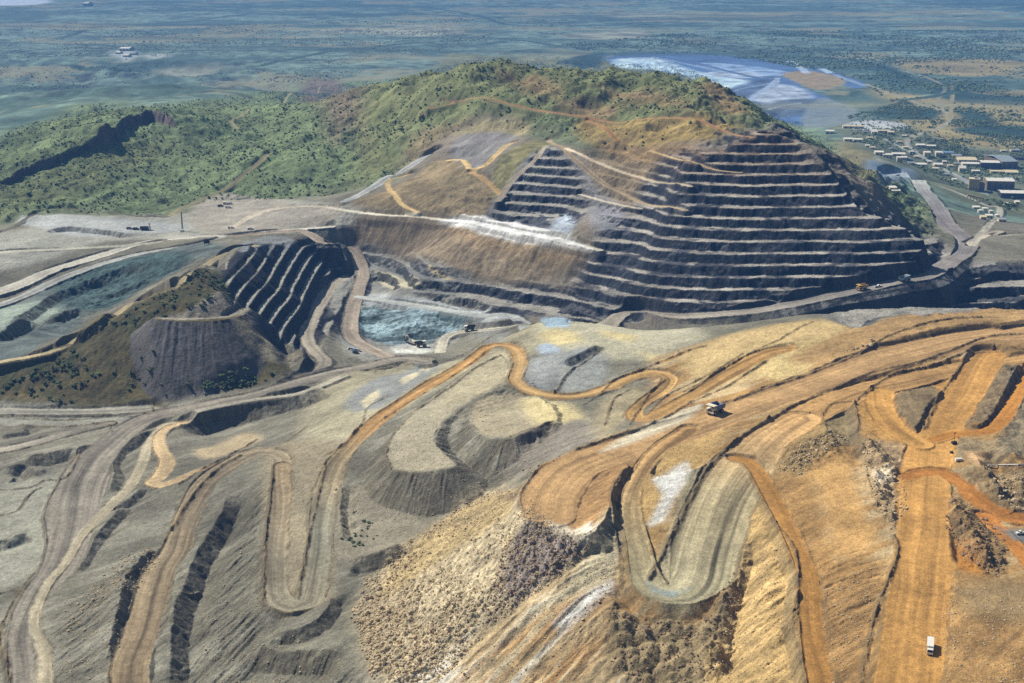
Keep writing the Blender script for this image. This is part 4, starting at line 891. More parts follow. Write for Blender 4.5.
m_bark = mat('bark', (92, 78, 62), .9); m_ltblue = mat('light_blue_paint', (120, 160, 190), .5)
m_leaf = [mat('scrub_leaves', (102, 118, 76), .8, var=.35, scale=.25, spec=.2), mat('dry_scrub', (130, 134, 90), .8, var=.3, scale=.25, spec=.2), mat('dark_scrub', (78, 94, 62), .8, var=.3, scale=.25, spec=.2)]
class MB:
    def __init__(s): s.v = []; s.f = []
    def add(s, vs_, fs_):
        k = len(s.v); s.v += [tuple(p) for p in vs_]; s.f += [tuple(i + k for i in f) for f in fs_]; return s
    def box(s, x0, x1, y0, y1, z0, z1, tx=0, ty=0):
        """box, its top drawn in by tx, ty"""
        vs_ = [(x0, y0, z0), (x1, y0, z0), (x1, y1, z0), (x0, y1, z0), (x0 + tx, y0 + ty, z1), (x1 - tx, y0 + ty, z1), (x1 - tx, y1 - ty, z1), (x0 + tx, y1 - ty, z1)]
        return s.add(vs_, [(0, 3, 2, 1), (4, 5, 6, 7), (0, 1, 5, 4), (1, 2, 6, 5), (2, 3, 7, 6), (3, 0, 4, 7)])
    def cyl(s, a, b, r, n=14, r2=None):
        a = np.array(a, float); b = np.array(b, float); d = (b - a) / np.linalg.norm(b - a); u = np.cross(d, [0, 0, 1.0] if abs(d[2]) < .9 else [1.0, 0, 0]); u /= np.linalg.norm(u); w = np.cross(d, u); r2 = r if r2 is None else r2
        vs_ = [a + r * (math.cos(t) * u + math.sin(t) * w) for t in np.arange(n) * 2 * math.pi / n] + [b + r2 * (math.cos(t) * u + math.sin(t) * w) for t in np.arange(n) * 2 * math.pi / n]
        return s.add(vs_, [(i, (i + 1) % n, n + (i + 1) % n, n + i) for i in range(n)] + [tuple(range(n))[::-1], tuple(range(n, 2 * n))])
    def prism(s, prof, y0, y1):
        """profile in x,z pushed along y"""
        n = len(prof); vs_ = [(x, y0, z) for x, z in prof] + [(x, y1, z) for x, z in prof]
        return s.add(vs_, [(i, (i + 1) % n, n + (i + 1) % n, n + i) for i in range(n)] + [tuple(range(n))[::-1], tuple(range(n, 2 * n))])
    def build(s, name, m, parent=None):
        me = bpy.data.meshes.new(name); me.from_pydata(s.v, [], s.f); me.materials.append(m); me.update()
        o = bpy.data.objects.new(name, me); C.objects.link(o); o.parent = parent; return o
def thing(name, label, cat, loc, rz=0, group=None):
    o = bpy.data.objects.new(name, None); C.objects.link(o); o.location = loc; o.rotation_euler = (0, 0, rz); o['label'] = label; o['category'] = cat
    o.empty_display_size = 2
    if group: o['group'] = group
    return o
def spot(u, v, dz=0.0):
    x, y = project([(u, v)])[0]; return (float(x), float(y), float(zat(x, y)) + dz)
def dup(root, loc, rz, label, group=None, scale=None):
    r = root.copy(); C.objects.link(r); r.location = loc; r.rotation_euler = (0, 0, rz); r['label'] = label
    if group: r['group'] = group
    if scale: r.scale = (scale,) * 3
    for ch in list(root.children):
        c = ch.copy(); C.objects.link(c); c.parent = r
        for g in list(ch.children):
            d = g.copy(); C.objects.link(d); d.parent = c
    return r
def aim(a, b):                                    # heading from one picture point to another, on the ground
    p, q = project([a])[0], project([b])[0]; return math.atan2(q[1] - p[1], q[0] - p[0])
def settle(o, L=4, Wd=2):                         # lie a vehicle on the slope under it
    x, y, z = o.location; rz = o.rotation_euler[2]; c, s_ = math.cos(rz), math.sin(rz)
    a = zat(x + c * L, y + s_ * L); b = zat(x - c * L, y - s_ * L); l = zat(x - s_ * Wd, y + c * Wd); r = zat(x + s_ * Wd, y - c * Wd)
    X_ = mathutils.Vector((c * 2 * L, s_ * 2 * L, float(a - b))).normalized(); Y_ = mathutils.Vector((-s_ * 2 * Wd, c * 2 * Wd, float(l - r))).normalized(); Z_ = X_.cross(Y_).normalized(); Y_ = Z_.cross(X_)
    m = mathutils.Matrix((X_, Y_, Z_)).transposed(); o.rotation_euler = m.to_euler(); o.location.z = float(a + b + l + r) / 4

# ------------------------------------------------------------------ vehicles
def haul_truck(label, loc, rz, bed=None, body=None, group=None):
    bed = bed or m_blue; body = body or m_beige
    t = thing('haul_truck', label, 'haul truck', loc, rz, group)
    MB().box(-5.2, 4.6, -1.1, 1.1, 1.4, 2.3).box(3.9, 5.2, -3.1, 3.1, 1.3, 2.6).box(2.2, 4.9, -1.6, 1.6, 2.3, 4.1).box(1.6, 5.0, -3.2, 3.2, 3.7, 3.95).build('chassis', body, t)
    c = MB().box(2.1, 4.3, .9, 3.0, 3.95, 6.0, .12, .1).build('cab', body, t)
    MB().box(4.2, 4.34, 1.1, 2.8, 4.6, 5.6).build('windscreen', m_glass, c); MB().box(2.5, 3.9, 2.93, 3.06, 4.6, 5.6).build('window', m_glass, c)
    MB().box(4.9, 5.25, -1.4, 1.4, 2.6, 4.0).build('radiator_grille', m_dark, t)
    b = MB(); prof = [(-6.4, 4.4), (-5.6, 3.0), (1.2, 2.7), (2.0, 5.6), (1.6, 6.05), (0.7, 3.3), (-5.3, 3.5), (-6.3, 4.7)]
    b.prism(prof, -3.3, 3.3)
    for s_ in (-1, 1):
        y0, y1 = (3.05, 3.4) if s_ > 0 else (-3.4, -3.05); b.prism([(-6.4, 4.5), (-5.6, 3.1), (1.2, 2.8), (1.9, 6.2), (-6.0, 5.9)], y0, y1)
        for k in range(4): x = -4.8 + 1.6 * k; b.box(x, x + .25, s_ * 3.4 - .12, s_ * 3.4 + .12, 3.1, 5.9)
    b.build('dump_bed', bed, t); MB().prism([(1.75, 5.95), (2.05, 5.62), (5.4, 6.3), (5.4, 6.6), (1.6, 6.38)], -3.3, 3.3).build('canopy', body, t)
    for x, y, w in ((3.4, 2.7, .55), (3.4, -2.7, .55), (-3.2, 2.9, .5), (-3.2, 1.75, .5), (-3.2, -2.9, .5), (-3.2, -1.75, .5)):
        wh = MB().cyl((x, y - w, 1.4), (x, y + w, 1.4), 1.4, 20).build('wheel', m_tyre, t)
        sg = 1 if y > 0 else -1; MB().cyl((x, y + sg * w, 1.4), (x, y + sg * (w + .06), 1.4), .7, 14).build('rim', m_rim, wh)
    for s_ in (-1, 1): MB().box(5.2, 5.28, s_ * 2.6 - .25, s_ * 2.6 + .25, 1.8, 2.2).build('headlight', m_white, t)
    l = MB().box(5.2, 5.9, -2.2, -2.1, .7, 3.9).box(5.2, 5.9, -1.5, -1.4, .7, 3.9)
    for k in range(6): l.box(5.5, 5.7, -2.1, -1.5, .9 + k * .5, .97 + k * .5)
    l.build('ladder', m_white, t); settle(t, 3.3, 2.4)
    return t
def light_truck(name, label, cat, loc, rz, body=None, kind='ute', group=None):
    """small vehicles: ute, van, car"""
    body = body or m_white; t = thing(name, label, cat, loc, rz, group)
    if kind == 'box':
        MB().box(-6.2, 5.6, -.9, .9, .6, 1.05).build('chassis', m_dark, t)
        bx = MB().box(-6.3, 3.2, -1.55, 1.55, 1.05, 3.9).build('cargo_box', body, t); MB().box(-6.36, -6.3, -1.3, 1.3, 1.2, 3.7).build('rear_door', m_cream, bx)
        cb = MB().add([(3.4, -1.4, .7), (5.9, -1.4, .7), (5.9, 1.4, .7), (3.4, 1.4, .7), (3.4, -1.4, 3.0), (5.3, -1.35, 3.0), (5.3, 1.35, 3.0), (3.4, 1.4, 3.0), (5.9, -1.4, 1.8), (5.9, 1.4, 1.8)], [(0, 3, 2, 1), (4, 5, 6, 7), (0, 1, 8, 5, 4), (3, 7, 6, 9, 2), (0, 4, 7, 3), (1, 2, 9, 8), (8, 9, 6, 5)]).build('cab', body, t)
        MB().add([(5.86, -1.2, 1.95), (5.86, 1.2, 1.95), (5.42, 1.2, 2.85), (5.42, -1.2, 2.85)], [(0, 1, 2, 3)]).build('windscreen', m_glass, cb)
        ws = [(4.6, 1.2), (4.6, -1.2), (-3.4, 1.2), (-3.4, -1.2), (-4.6, 1.2), (-4.6, -1.2)]; r = .52
    else:
        MB().box(-2.5, 2.5, -.92, .92, .45, 1.0, .08, .04).build('body', body, t)
        x0 = -.3 if kind == 'ute' else -2.3
        cb = MB().box(x0, 1.35, -.88, .88, 1.0, 1.72, .3, .14).build('cab', body, t)
        MB().add([(1.37, -.72, 1.06), (1.37, .72, 1.06), (1.1, .66, 1.62), (1.1, -.66, 1.62)], [(0, 1, 2, 3)]).build('windscreen', m_glass, cb)
        for s_ in (-1, 1): MB().add([(x0 + .25, s_ * .885, 1.08), (1.15, s_ * .885, 1.08), (.95, s_ * .78, 1.6), (x0 + .4, s_ * .78, 1.6)], [(0, 1, 2, 3)]).build('window', m_glass, cb)
        if kind == 'ute': MB().box(-2.48, -.42, -.9, -.82, 1.0, 1.3).box(-2.48, -.42, .82, .9, 1.0, 1.3).box(-2.5, -2.42, -.9, .9, 1.0, 1.3).build('tray', m_grey, t)
        ws = [(1.55, .85), (1.55, -.85), (-1.55, .85), (-1.55, -.85)]; r = .4
    for x, y in ws:
        wh = MB().cyl((x, y - .16, r), (x, y + .16, r), r, 16).build('wheel', m_tyre, t); sg = 1 if y > 0 else -1; MB().cyl((x, y + sg * .16, r), (x, y + sg * .18, r), r * .55, 12).build('rim', m_rim, wh)
    for s_ in (-1, 1): x = 5.9 if kind == 'box' else 2.5; MB().box(x - .02, x + .05, s_ * .7 - .14, s_ * .7 + .14, .7, .9).build('headlight', m_glass, t)
    settle(t, r * 6, 1.2); return t
def excavator(label, loc, rz, body=None):
    body = body or m_beige; t = thing('excavator', label, 'excavator', loc, rz)
    for s_ in (-1, 1):
        MB().prism([(-3.4, .6), (-2.9, 0), (2.9, 0), (3.4, .6), (2.9, 1.4), (-2.9, 1.4)], s_ * 2.4 - .5, s_ * 2.4 + .5).build('track', m_dark, t)
    h = MB().box(-4.2, 2.2, -2.3, 2.3, 1.7, 4.2, .15, .15).box(-1.0, 1.0, -1, 1, 1.2, 1.8).build('engine_house', body, t)
    c = MB().box(1.2, 3.0, .9, 2.4, 3.2, 5.6, .1, .1).build('cab', body, t); MB().box(3.0, 3.06, 1.1, 2.2, 3.8, 5.2).build('windscreen', m_glass, c)
    MB().prism([(1.8, 3.2), (2.4, 2.6), (6.2, 6.6), (9.4, 6.6), (9.5, 7.4), (6.0, 7.6)], -.5, .5).build('boom', body, t)
    MB().prism([(9.0, 7.6), (9.9, 7.2), (8.6, 2.6), (7.9, 2.8)], -.35, .35).build('stick', body, t)
    MB().prism([(7.4, 3.0), (9.0, 2.8), (9.4, 1.4), (8.2, .6), (7.0, 1.0), (6.6, 1.6)], -1.4, 1.4).build('bucket', m_dark, t)
    settle(t, 3, 2.4); return t

t1 = haul_truck('beige haul truck with a blue-grey dump bed climbing the wide orange road', spot(715, 413), aim((730, 405), (700, 417))).scale = (1.12,) * 3
haul_truck('blue-grey haul truck on the ramp at the right foot of the terraced wall', spot(905, 281.5), aim((880, 287), (925, 275)), m_slate, m_grey)
haul_truck('yellow haul truck on the ramp below the terraced wall', spot(862, 290), aim((885, 284), (845, 292)), m_yellow, m_yellow)
light_truck('small_truck', 'small pale truck parked between the yellow and blue-grey haul trucks', 'truck', spot(878, 287), aim((877, 287), (890, 285)), m_white, 'ute').scale = (1.6,) * 3
light_truck('box_truck', 'white box truck with long shadow on ochre ground, bottom right', 'truck', spot(930, 650), math.radians(-107), m_white, 'box')
o = light_truck('pickup_truck', 'white pickup on grey wet patch at the right edge of the dump', 'pickup', spot(1021, 534), math.radians(190), m_white, 'ute'); o.scale = (1.25,) * 3
excavator('beige excavator digging on the dark teal pit floor', spot(412, 344), math.radians(150))
haul_truck('dark haul truck waiting beside the excavator on the pit floor', spot(421, 347), math.radians(20), m_dark, m_beige)
haul_truck('white-fronted haul truck by the dark bank at the pit ramp end', spot(470, 331), math.radians(170), m_dark, m_white)
for (u, v, a, m_, l) in ((351, 350, 10, m_white, 'white vehicle parked leftmost of the row beside the pit ramp bend'), (354.5, 351, 70, m_ltblue, 'light blue vehicle parked in the row beside the pit ramp bend'), (358, 351.5, 20, m_white, 'white vehicle parked rightmost in the row beside the pit ramp bend'), (356, 354, -30, m_dark, 'dark vehicle parked in front of the row beside the pit ramp bend')):
    o = light_truck('parked_car', l, 'car', spot(u, v), math.radians(a), m_, 'van', 'vehicles parked beside the pit ramp'); o.scale = (1.5,) * 3
for (u, v, a, k, l) in ((226, 204, 5, 'van', 'white van on pale yard, rear left of two by the scrub edge'), (230, 204.2, 0, 'van', 'white van on pale yard, rear right of two by the scrub edge'), (228.5, 208, 10, 'ute', 'white pickup parked in front of two white vans'), (231, 228.5, 20, 'ute', 'small pale pickup near the junction of pale roads'), (250.5, 229.5, 10, 'van', 'white van beside the pale road behind grey flat ground')):
    o = light_truck('pickup_truck' if k == 'ute' else 'van', l, 'pickup' if k == 'ute' else 'van', spot(u, v), math.radians(a), m_white, k); o.scale = (1.7,) * 3
for (u, v, l) in ((136, 229.5, 'dark vehicle nearest the drill rig on the grey yard'), (129.5, 229.2, 'dark vehicle leftmost on the grey yard beyond the pale road'), (220.5, 206.5, 'dark vehicle left of the white vans on the pale yard')):
    o = light_truck('parked_car', l, 'car', spot(u, v), 0.2, m_dark, 'van'); o.scale = (1.6,) * 3
# drill rig
t = thing('drill_rig', 'dark drill rig with white cab on the grey yard left of the tall mast', 'drill rig', spot(145, 230), .1)
for s_ in (-1, 1): MB().box(-5, 5, s_ * 2.2 - .5, s_ * 2.2 + .5, 0, 1.5, .5).build('track', m_dark, t)
MB().box(-6, 4, -2.4, 2.4, 1.5, 4.8, .2, .1).build('body', m_dark, t); MB().box(4, 6.2, -1.6, 1.6, 1.6, 5.6, .1, .1).build('cab', m_white, t)
mm_ = MB()
for x in (6.4, 7.4):
    for y in (-.6, .6): mm_.cyl((x, y, .5), (x - 1.5, y, 9), .12, 6)
for k in range(8): mm_.box(6.3 - k * .17, 7.4 - k * .17, -.6, .6, 1 + k, 1.12 + k)
mm_.build('mast', m_dark, t)
# lattice mast
t = thing('radio_mast', 'tall thin lattice mast rising from a small white hut', 'mast', spot(182.5, 231))
mm_ = MB()
for a in range(3):
    x, y = .9 * math.cos(a * 2.1), .9 * math.sin(a * 2.1); mm_.cyl((x, y, 0), (x * .4, y * .4, 24), .28, 6)
for k in range(16):
    for a in range(3):
        r0 = .9 * (1 - .6 * k / 16); r1 = .9 * (1 - .6 * (k + 1) / 16); z0, z1 = k * 1.5, k * 1.5 + 1.5
        mm_.cyl((r0 * math.cos(a * 2.1), r0 * math.sin(a * 2.1), z0), (r1 * math.cos(a * 2.1 + 2.1), r1 * math.sin(a * 2.1 + 2.1), z1), .12, 4)
mm_.build('lattice', m_dark, t); MB().box(-2, 2.4, -5, -2.4, 0, 2.6).build('hut', m_white, t)
# square dark tank on a stand, with pipe loop
t = thing('water_tank', 'dark square water tank on a stand between the two pale roads', 'tank', spot(207, 245), .2)
MB().box(-3.2, 3.2, -2.6, 2.6, 2.2, 7.2, .1, .1).build('tank', m_dark, t)
for x in (-2.6, 2.6):
    for y in (-2, 2): MB().cyl((x, y, 0), (x, y, 2.2), .2, 8).build('leg', m_dark, t)
p = MB(); q = [(1.5, -2.6, 2.5), (3.5, -5, .5), (4.0, -12, .3), (3.2, -20, .3)]
for a, b in zip(q[:-1], q[1:]): p.cyl(a, b, .35, 8)
p.build('pipe', m_white, t)
# lighting tower, trailer and pipeline by the crossroads of the dump
t = thing('lighting_tower', 'dark mobile lighting tower with raised mast at the orange crossroads', 'lighting tower', spot(954, 444), .3)
MB().box(-1.8, 1.8, -1, 1, .5, 1.9, .1, .1).build('generator', m_dark, t); MB().cyl((0, 0, 1.9), (0, 0, 7.6), .12, 8).build('mast', m_dark, t); MB().box(-.9, .9, -.2, .2, 7.3, 7.9).build('lamp_head', m_dark, t)
for x in (-.9, .9):
    for y in (-.95, .95): MB().cyl((x, y - .12, .4), (x, y + .12, .4), .4, 12).build('wheel', m_tyre, t)
t = thing('trailer', 'small white trailer below the lighting tower at the crossroads', 'trailer', spot(958.5, 461), .1)
MB().box(-2.2, 2.2, -1.1, 1.1, .6, 1.9, .1, .1).build('body', m_white, t); MB().cyl((2.2, 0, .6), (4.0, 0, .5), .08, 6).build('tow_bar', m_dark, t)
for y in (-1, 1): MB().cyl((0, y - .12, .4), (0, y + .12, .4), .4, 12).build('wheel', m_tyre, t)
t = thing('pump_unit', 'low dark pump left of the small white trailer', 'pump', spot(951.5, 453), .2)
MB().box(-1, 1, -.7, .7, .3, 1.2, .1, .1).build('housing', m_dark, t); MB().cyl((.4, 0, 1.2), (.4, 0, 1.9), .1, 8).build('exhaust', m_dark, t); MB().box(-1.2, 1.2, -.8, .8, 0, .3).build('skid', m_brownw, t)
pp = project([(988, 466), (998, 465.8), (1008, 465.6), (1018, 465.4), (1040, 465)]); t = thing('pipeline', 'straight white pipe lying along the bank at the right edge', 'pipe', (0, 0, 0)); p = MB()
pz = [(x, y, float(zat(x, y)) + .7) for x, y in pp]
for a, b in zip(pz[:-1], pz[1:]): p.cyl(a, b, .32, 8)
p.build('pipe', m_white, t)
for a in pz[:4]: MB().box(a[0] - .3, a[0] + .3, a[1] - .5, a[1] + .5, a[2] - 1.2, a[2] - .3).build('support', m_conc, t)

# ------------------------------------------------------------------ buildings of the processing plant and camp
FL = [0]
def shed(u, v, wpx, hgt, dep, label, wall=None, roof=None, rz=-.12, name='shed', pitch=.12, doors=2, cat='building', group=None, windows=0):
    wall = wall or m_cream; roof = roof or m_roofw
    hgt *= 1.25; dep *= 1.6
    x, y, z = spot(u, v); dist = math.sqrt(x * x + y * y + (HC - z) ** 2); w = wpx * dist / FPX
    t = thing(name, label, cat, (x, y + dep / 2, z - .4), rz, group)
    MB().box(-w / 2, w / 2, -dep / 2, dep / 2, -3, hgt).build('wall', wall, t)
    e = .6; r = MB(); rid = hgt + pitch * dep / 2 + .15
    r.add([(-w / 2 - e, -dep / 2 - e, hgt + .05), (w / 2 + e, -dep / 2 - e, hgt + .05), (w / 2 + e, 0, rid), (-w / 2 - e, 0, rid), (-w / 2 - e, dep / 2 + e, hgt + .05), (w / 2 + e, dep / 2 + e, hgt + .05),
           (-w / 2 - e, -dep / 2 - e, hgt + .35), (w / 2 + e, -dep / 2 - e, hgt + .35), (w / 2 + e, 0, rid + .3), (-w / 2 - e, 0, rid + .3), (-w / 2 - e, dep / 2 + e, hgt + .35), (w / 2 + e, dep / 2 + e, hgt + .35)],
          [(6, 7, 8, 9), (9, 8, 11, 10), (1, 0, 3, 2), (2, 3, 4, 5), (0, 1, 7, 6), (4, 10, 11, 5), (0, 6, 9, 3), (3, 9, 10, 4), (1, 2, 8, 7), (2, 5, 11, 8)])
    ro = r.build('roof', roof, t)
    if w > 30:
        for k in range(int(w // 14)): x0 = -w / 2 + 7 + 14 * k; MB().cyl((x0, 0, rid + .2), (x0, 0, rid + 1.4), .7, 10).build('vent', m_grey, ro)
    for k in range(doors):
        xc = -w / 2 + w * (k + .5) / max(doors, 1); dw = min(w / doors * .34, 5); MB().box(xc - dw / 2, xc + dw / 2, -dep / 2 - .12, -dep / 2 - .01, 0, hgt * .7).build('door', m_dark, t)
    for k in range(windows):
        xc = -w / 2 + w * (k + .5) / windows; MB().box(xc - 1, xc + 1, -dep / 2 - .08, -dep / 2 - .01, hgt * .72, hgt * .9).build('window', m_glass, t)
    return t
S = shed
S(831, 134, 8, 6, 14, 'pale roofed hut at the hill foot nearest the tailings dam wall', rz=-.3)
S(854, 128.5, 20, 5, 12, 'long low cream roofed shed beside the pale washed yard', roof=m_roofc, doors=4)
S(884, 133.5, 11, 6, 12, 'cream roofed shed with white left neighbour beyond the camp trees', roof=m_roofc)
S(875, 134, 5, 5, 12, 'small white shed just left of the cream roofed shed')
S(891.5, 134.5, 6, 5, 14, 'low tan shed just right of the cream roofed shed', roof=m_roofc, wall=m_tan)
S(849, 141.5, 8, 5, 14, 'white hut leftmost in the pair behind the round hill'); S(858.5, 142, 8, 5, 14, 'white hut rightmost in the pair behind the round hill')
S(880, 155.5, 8, 6, 14, 'white roofed building at the right foot of the round hill'); S(888, 158, 9, 6, 12, 'long white roofed building stepping down from the round hill', doors=3)
S(899.5, 157, 12, 6, 14, 'white building with trees on its left in the middle row', doors=3); S(905, 160, 5, 5, 12, 'small white hut attached to the middle row')
S(900, 162.5, 5, 9, 9, 'tall white cubic tank house on the grey yard', pitch=.02)
S(921.5, 147.5, 8, 5, 14, 'white roofed block, left of the far pair by the track'); S(931.5, 148.3, 9, 5, 12, 'white roofed block, right of the far pair by the track', doors=3)
S(928, 157, 6, 9, 12, 'square white block right of the bare yard, left of two', pitch=.03); S(939.5, 157, 6, 9, 12, 'square white block right of the bare yard, right of two', pitch=.03)
S(949, 155, 10, 5, 12, 'long pale blue roofed shed behind the square white blocks', roof=m_ltblue, doors=3); S(957.5, 158, 8, 5, 14, 'blue-grey roofed shed behind the cream flat shed', roof=m_grey, doors=2)
S(922, 167, 10, 5, 14, 'white roofed shed in front of trees beside the service road', doors=2); S(912, 165, 6, 4, 10, 'low grey hut among trees left of the service road shed', roof=m_grey)
S(939, 167, 8, 5, 14, 'white roofed shed nearest the left edge of the plant', doors=2); S(935, 170.5, 7, 4, 10, 'small cream hut on the roadside below the plant sheds', roof=m_roofc)
S(906, 149, 5, 4, 10, 'tiny tan hut beside the curved camp track', roof=m_roofc); S(963, 172.5, 6, 8, 12, 'white angular shed left of the plant, beside dark trees', pitch=.5)
S(976.5, 173.5, 7, 5, 10, 'small pale shed just above the tan tower'); S(969, 163, 17, 6, 30, 'wide cream flat roofed store at the back of the plant', roof=m_roofc, doors=4)
S(974, 168, 20, 8, 16, 'long white roofed shed in the plant centre', doors=5, windows=6); S(991, 169.5, 17, 13, 22, 'tall white roofed shed with dark front', wall=m_dark, doors=4)
S(1007, 169.5, 16, 15, 60, 'largest grey roofed shed with dark gable front', wall=m_brownw, roof=m_grey, doors=3, rz=.12)
S(998, 173.5, 12, 4, 12, 'low tan roofed annex below the tall dark-fronted shed', roof=m_roofc, wall=m_tan); S(1013, 174.5, 12, 4, 22, 'low cream roofed annex below the largest grey shed', roof=m_roofc)
S(1001.5, 191, 25, 17, 26, 'big brown crusher building with pale roof', wall=m_brownw, doors=5, windows=8)
S(989, 189.5, 4, 14, 22, 'narrow tan end bay of the brown crusher building', wall=m_tan, roof=m_roofc, doors=1)
S(1014.5, 198.5, 23, 9, 22, 'long dark shed with white roof nearest the camera', wall=m_dark, doors=6)
S(992, 166, 5, 3, 8, 'tiny white kiosk behind the tall dark-fronted shed', doors=1) if False else None
S(1019, 160, 12, 4, 14, 'low dark roofed shed at the right edge behind the grey shed', roof=m_dark, wall=m_brownw); S(1016, 152, 8, 4, 12, 'faint grey hut at the far right beyond the plant', roof=m_grey)
S(990, 158, 9, 4, 12, 'flat pale roof hut just behind the plant between trees', roof=m_grey); S(893, 190.5, 7, 3.5, 9, 'upper white roofed hut of two beside the pit ramp head', rz=.05); S(896, 193.5, 8, 3.5, 8, 'lower white roofed hut of two beside the pit ramp head', rz=.05)
S(634, 191, 4, 3, 4, 'x', doors=1) if False else None
S(125, 51, 10, 9, 40, 'large white shed of the remote settlement on the plain', doors=3); S(118, 54, 4, 6, 26, 'small white hut left of the large remote shed'); S(133, 55, 5, 6, 26, 'small grey hut right of the large remote shed', roof=m_grey); S(126, 57, 5, 6, 30, 'pale hut in front of the large remote shed')
S(86, 6, 5, 14, 60, 'distant pale building on the plain near the lake', doors=1)
for k, (u, v) in enumerate(((868,147),(873,149),(893,150),(912,153),(917,158),(908,160),(945,163),(951,167),(958,165),(930,163),(870,139),(866,133),(905,137),(900,143),(948,176),(955,181),(1004,152),(1010,179.5),(1018,204),(1008,206))):
    S(u, v, (4, 5, 6)[k % 3], 3.2, 8, 'small pale hut among the trees of the mine camp', roof=(m_roofw, m_roofc, m_grey)[k % 3], doors=1, group='small huts of the mine camp', name='hut')
# tan tower
x, y, z = spot(976, 191); t = thing('tower', 'tall tan blocky tower with shaded side coloured dark beside the brown crusher building', 'tower', (x, y + 12, z - .5), -.28)
MB().box(-12, 9, -11, 11, -4, 25).build('wall', m_tan, t); MB().box(-12.5, 9.5, -11.5, 11.5, 25.05, 25.8).build('roof', m_roofc, t); MB().box(9.1, 20, -8, 8, -4, 17).build('annex', m_brownw, t); MB().box(-2, 5, -4, 4, 25.8, 29).build('roof_plant', m_grey, t)  # annex stands for the tower's dark side, its shade put into the brown
for k in range(3): MB().box(-8 + k * 5, -6 + k * 5, -11.1, -11.01, 4, 7).build('window', m_glass, t)
# conveyor gantry on legs
x, y, z = spot(975, 201); t = thing('conveyor', 'tan conveyor gallery on thin legs above the slope below the plant', 'conveyor', (x, y, z), .05)
g_ = MB().add([(-14, -1.5, 9), (14, -1.5, 3), (14, 1.5, 3), (-14, 1.5, 9), (-14, -1.5, 11.4), (14, -1.5, 5.4), (14, 1.5, 5.4), (-14, 1.5, 11.4)], [(0, 3, 2, 1), (4, 5, 6, 7), (0, 1, 5, 4), (1, 2, 6, 5), (2, 3, 7, 6), (3, 0, 4, 7)]).build('gallery', m_tan, t)
for k in range(6):
    xx = -13 + k * 5.2; MB().box(xx - .25, xx + .25, -1.3, -.9, -4, 9 - (xx + 14) * .214).box(xx - .25, xx + .25, .9, 1.3, -4, 9 - (xx + 14) * .214).build('leg', m_brownw, t)
# storage tanks and plant huts in the yard nearest the ramp
for k, (u, v, r, h, l) in enumerate(((980, 213, 4.2, 5, 'white round tank leftmost in the yard by the ramp junction'), (985, 211.5, 5.2, 6, 'largest white round tank in the yard by the ramp junction'), (991, 213.5, 4, 5, 'white round tank right of the largest tank in the yard'), (997, 217, 4, 4, 'white round tank lowest and rightmost in the yard'))):
    x, y, z = spot(u, v); t = thing('storage_tank', l, 'tank', (x, y, z)); MB().cyl((0, 0, -2), (0, 0, h), r, 24).build('shell', m_white, t); MB().cyl((0, 0, h + .01), (0, 0, h + 1.0), r * 1.02, 24, .4).build('roof', m_roofw, t); MB().box(-.3, .3, -r - .35, -r - .05, 0, h).build('ladder', m_dark, t)
for u, v, w_, l in ((977, 209.5, 6, 'white site hut behind the white tanks'), (990, 218, 6, 'pale site hut in front of the white tanks'), (984, 219.5, 5, 'cream site hut lowest in the tank yard'), (1003, 222, 7, 'grey roofed hut at the right end of the tank yard')):
    S(u, v, w_, 3.2, 7, l, roof=m_roofc if 'cream' in l else m_grey if 'grey' in l else m_roofw)

# ------------------------------------------------------------------ vegetation and rocks
ICO_T = (1 + 5 ** .5) / 2
ICO_V = np.array([(-1, ICO_T, 0), (1, ICO_T, 0), (-1, -ICO_T, 0), (1, -ICO_T, 0), (0, -1, ICO_T), (0, 1, ICO_T), (0, -1, -ICO_T), (0, 1, -ICO_T), (ICO_T, 0, -1), (ICO_T, 0, 1), (-ICO_T, 0, -1), (-ICO_T, 0, 1)]) / 1.902
ICO_F = np.array([(0, 11, 5), (0, 5, 1), (0, 1, 7), (0, 7, 10), (0, 10, 11), (1, 5, 9), (5, 11, 4), (11, 10, 2), (10, 7, 6), (7, 1, 8), (3, 9, 4), (3, 4, 2), (3, 2, 6), (3, 6, 8), (3, 8, 9), (4, 9, 5), (2, 4, 11), (6, 2, 10), (8, 6, 7), (9, 8, 1)])
rs = np.random.RandomState(11)
def scatter_in(pix, n, plain=False, dens=None):
    PLAINMODE[0] = plain; p = project(pix); PLAINMODE[0] = False
    lo, hi = p.min(0), p.max(0); out = []; tries = 0
    while len(out) < n and tries < 60:
        q = rs.uniform(lo, hi, (n, 2)); ins = np.zeros(n, bool)
        for i in range(len(p)):
            a, b = p[i], p[(i + 1) % len(p)]
            if a[1] == b[1]: continue
            ins ^= ((a[1] > q[:, 1]) != (b[1] > q[:, 1])) & (q[:, 0] < (b[0] - a[0]) * (q[:, 1] - a[1]) / (b[1] - a[1]) + a[0])
        q = q[ins]
        if dens is not None and len(q): q = q[rs.rand(len(q)) < dens(q[:, 0], q[:, 1])]
        out += list(q); tries += 1
    return np.array(out[:n]).reshape(-1, 2)
def sample(A, q):
    i = np.clip(np.searchsorted(TD, q[:, 1]), 0, ND - 1); j = np.clip(np.searchsorted(SS, q[:, 0] / q[:, 1]), 0, NS - 1); return A[i, j]
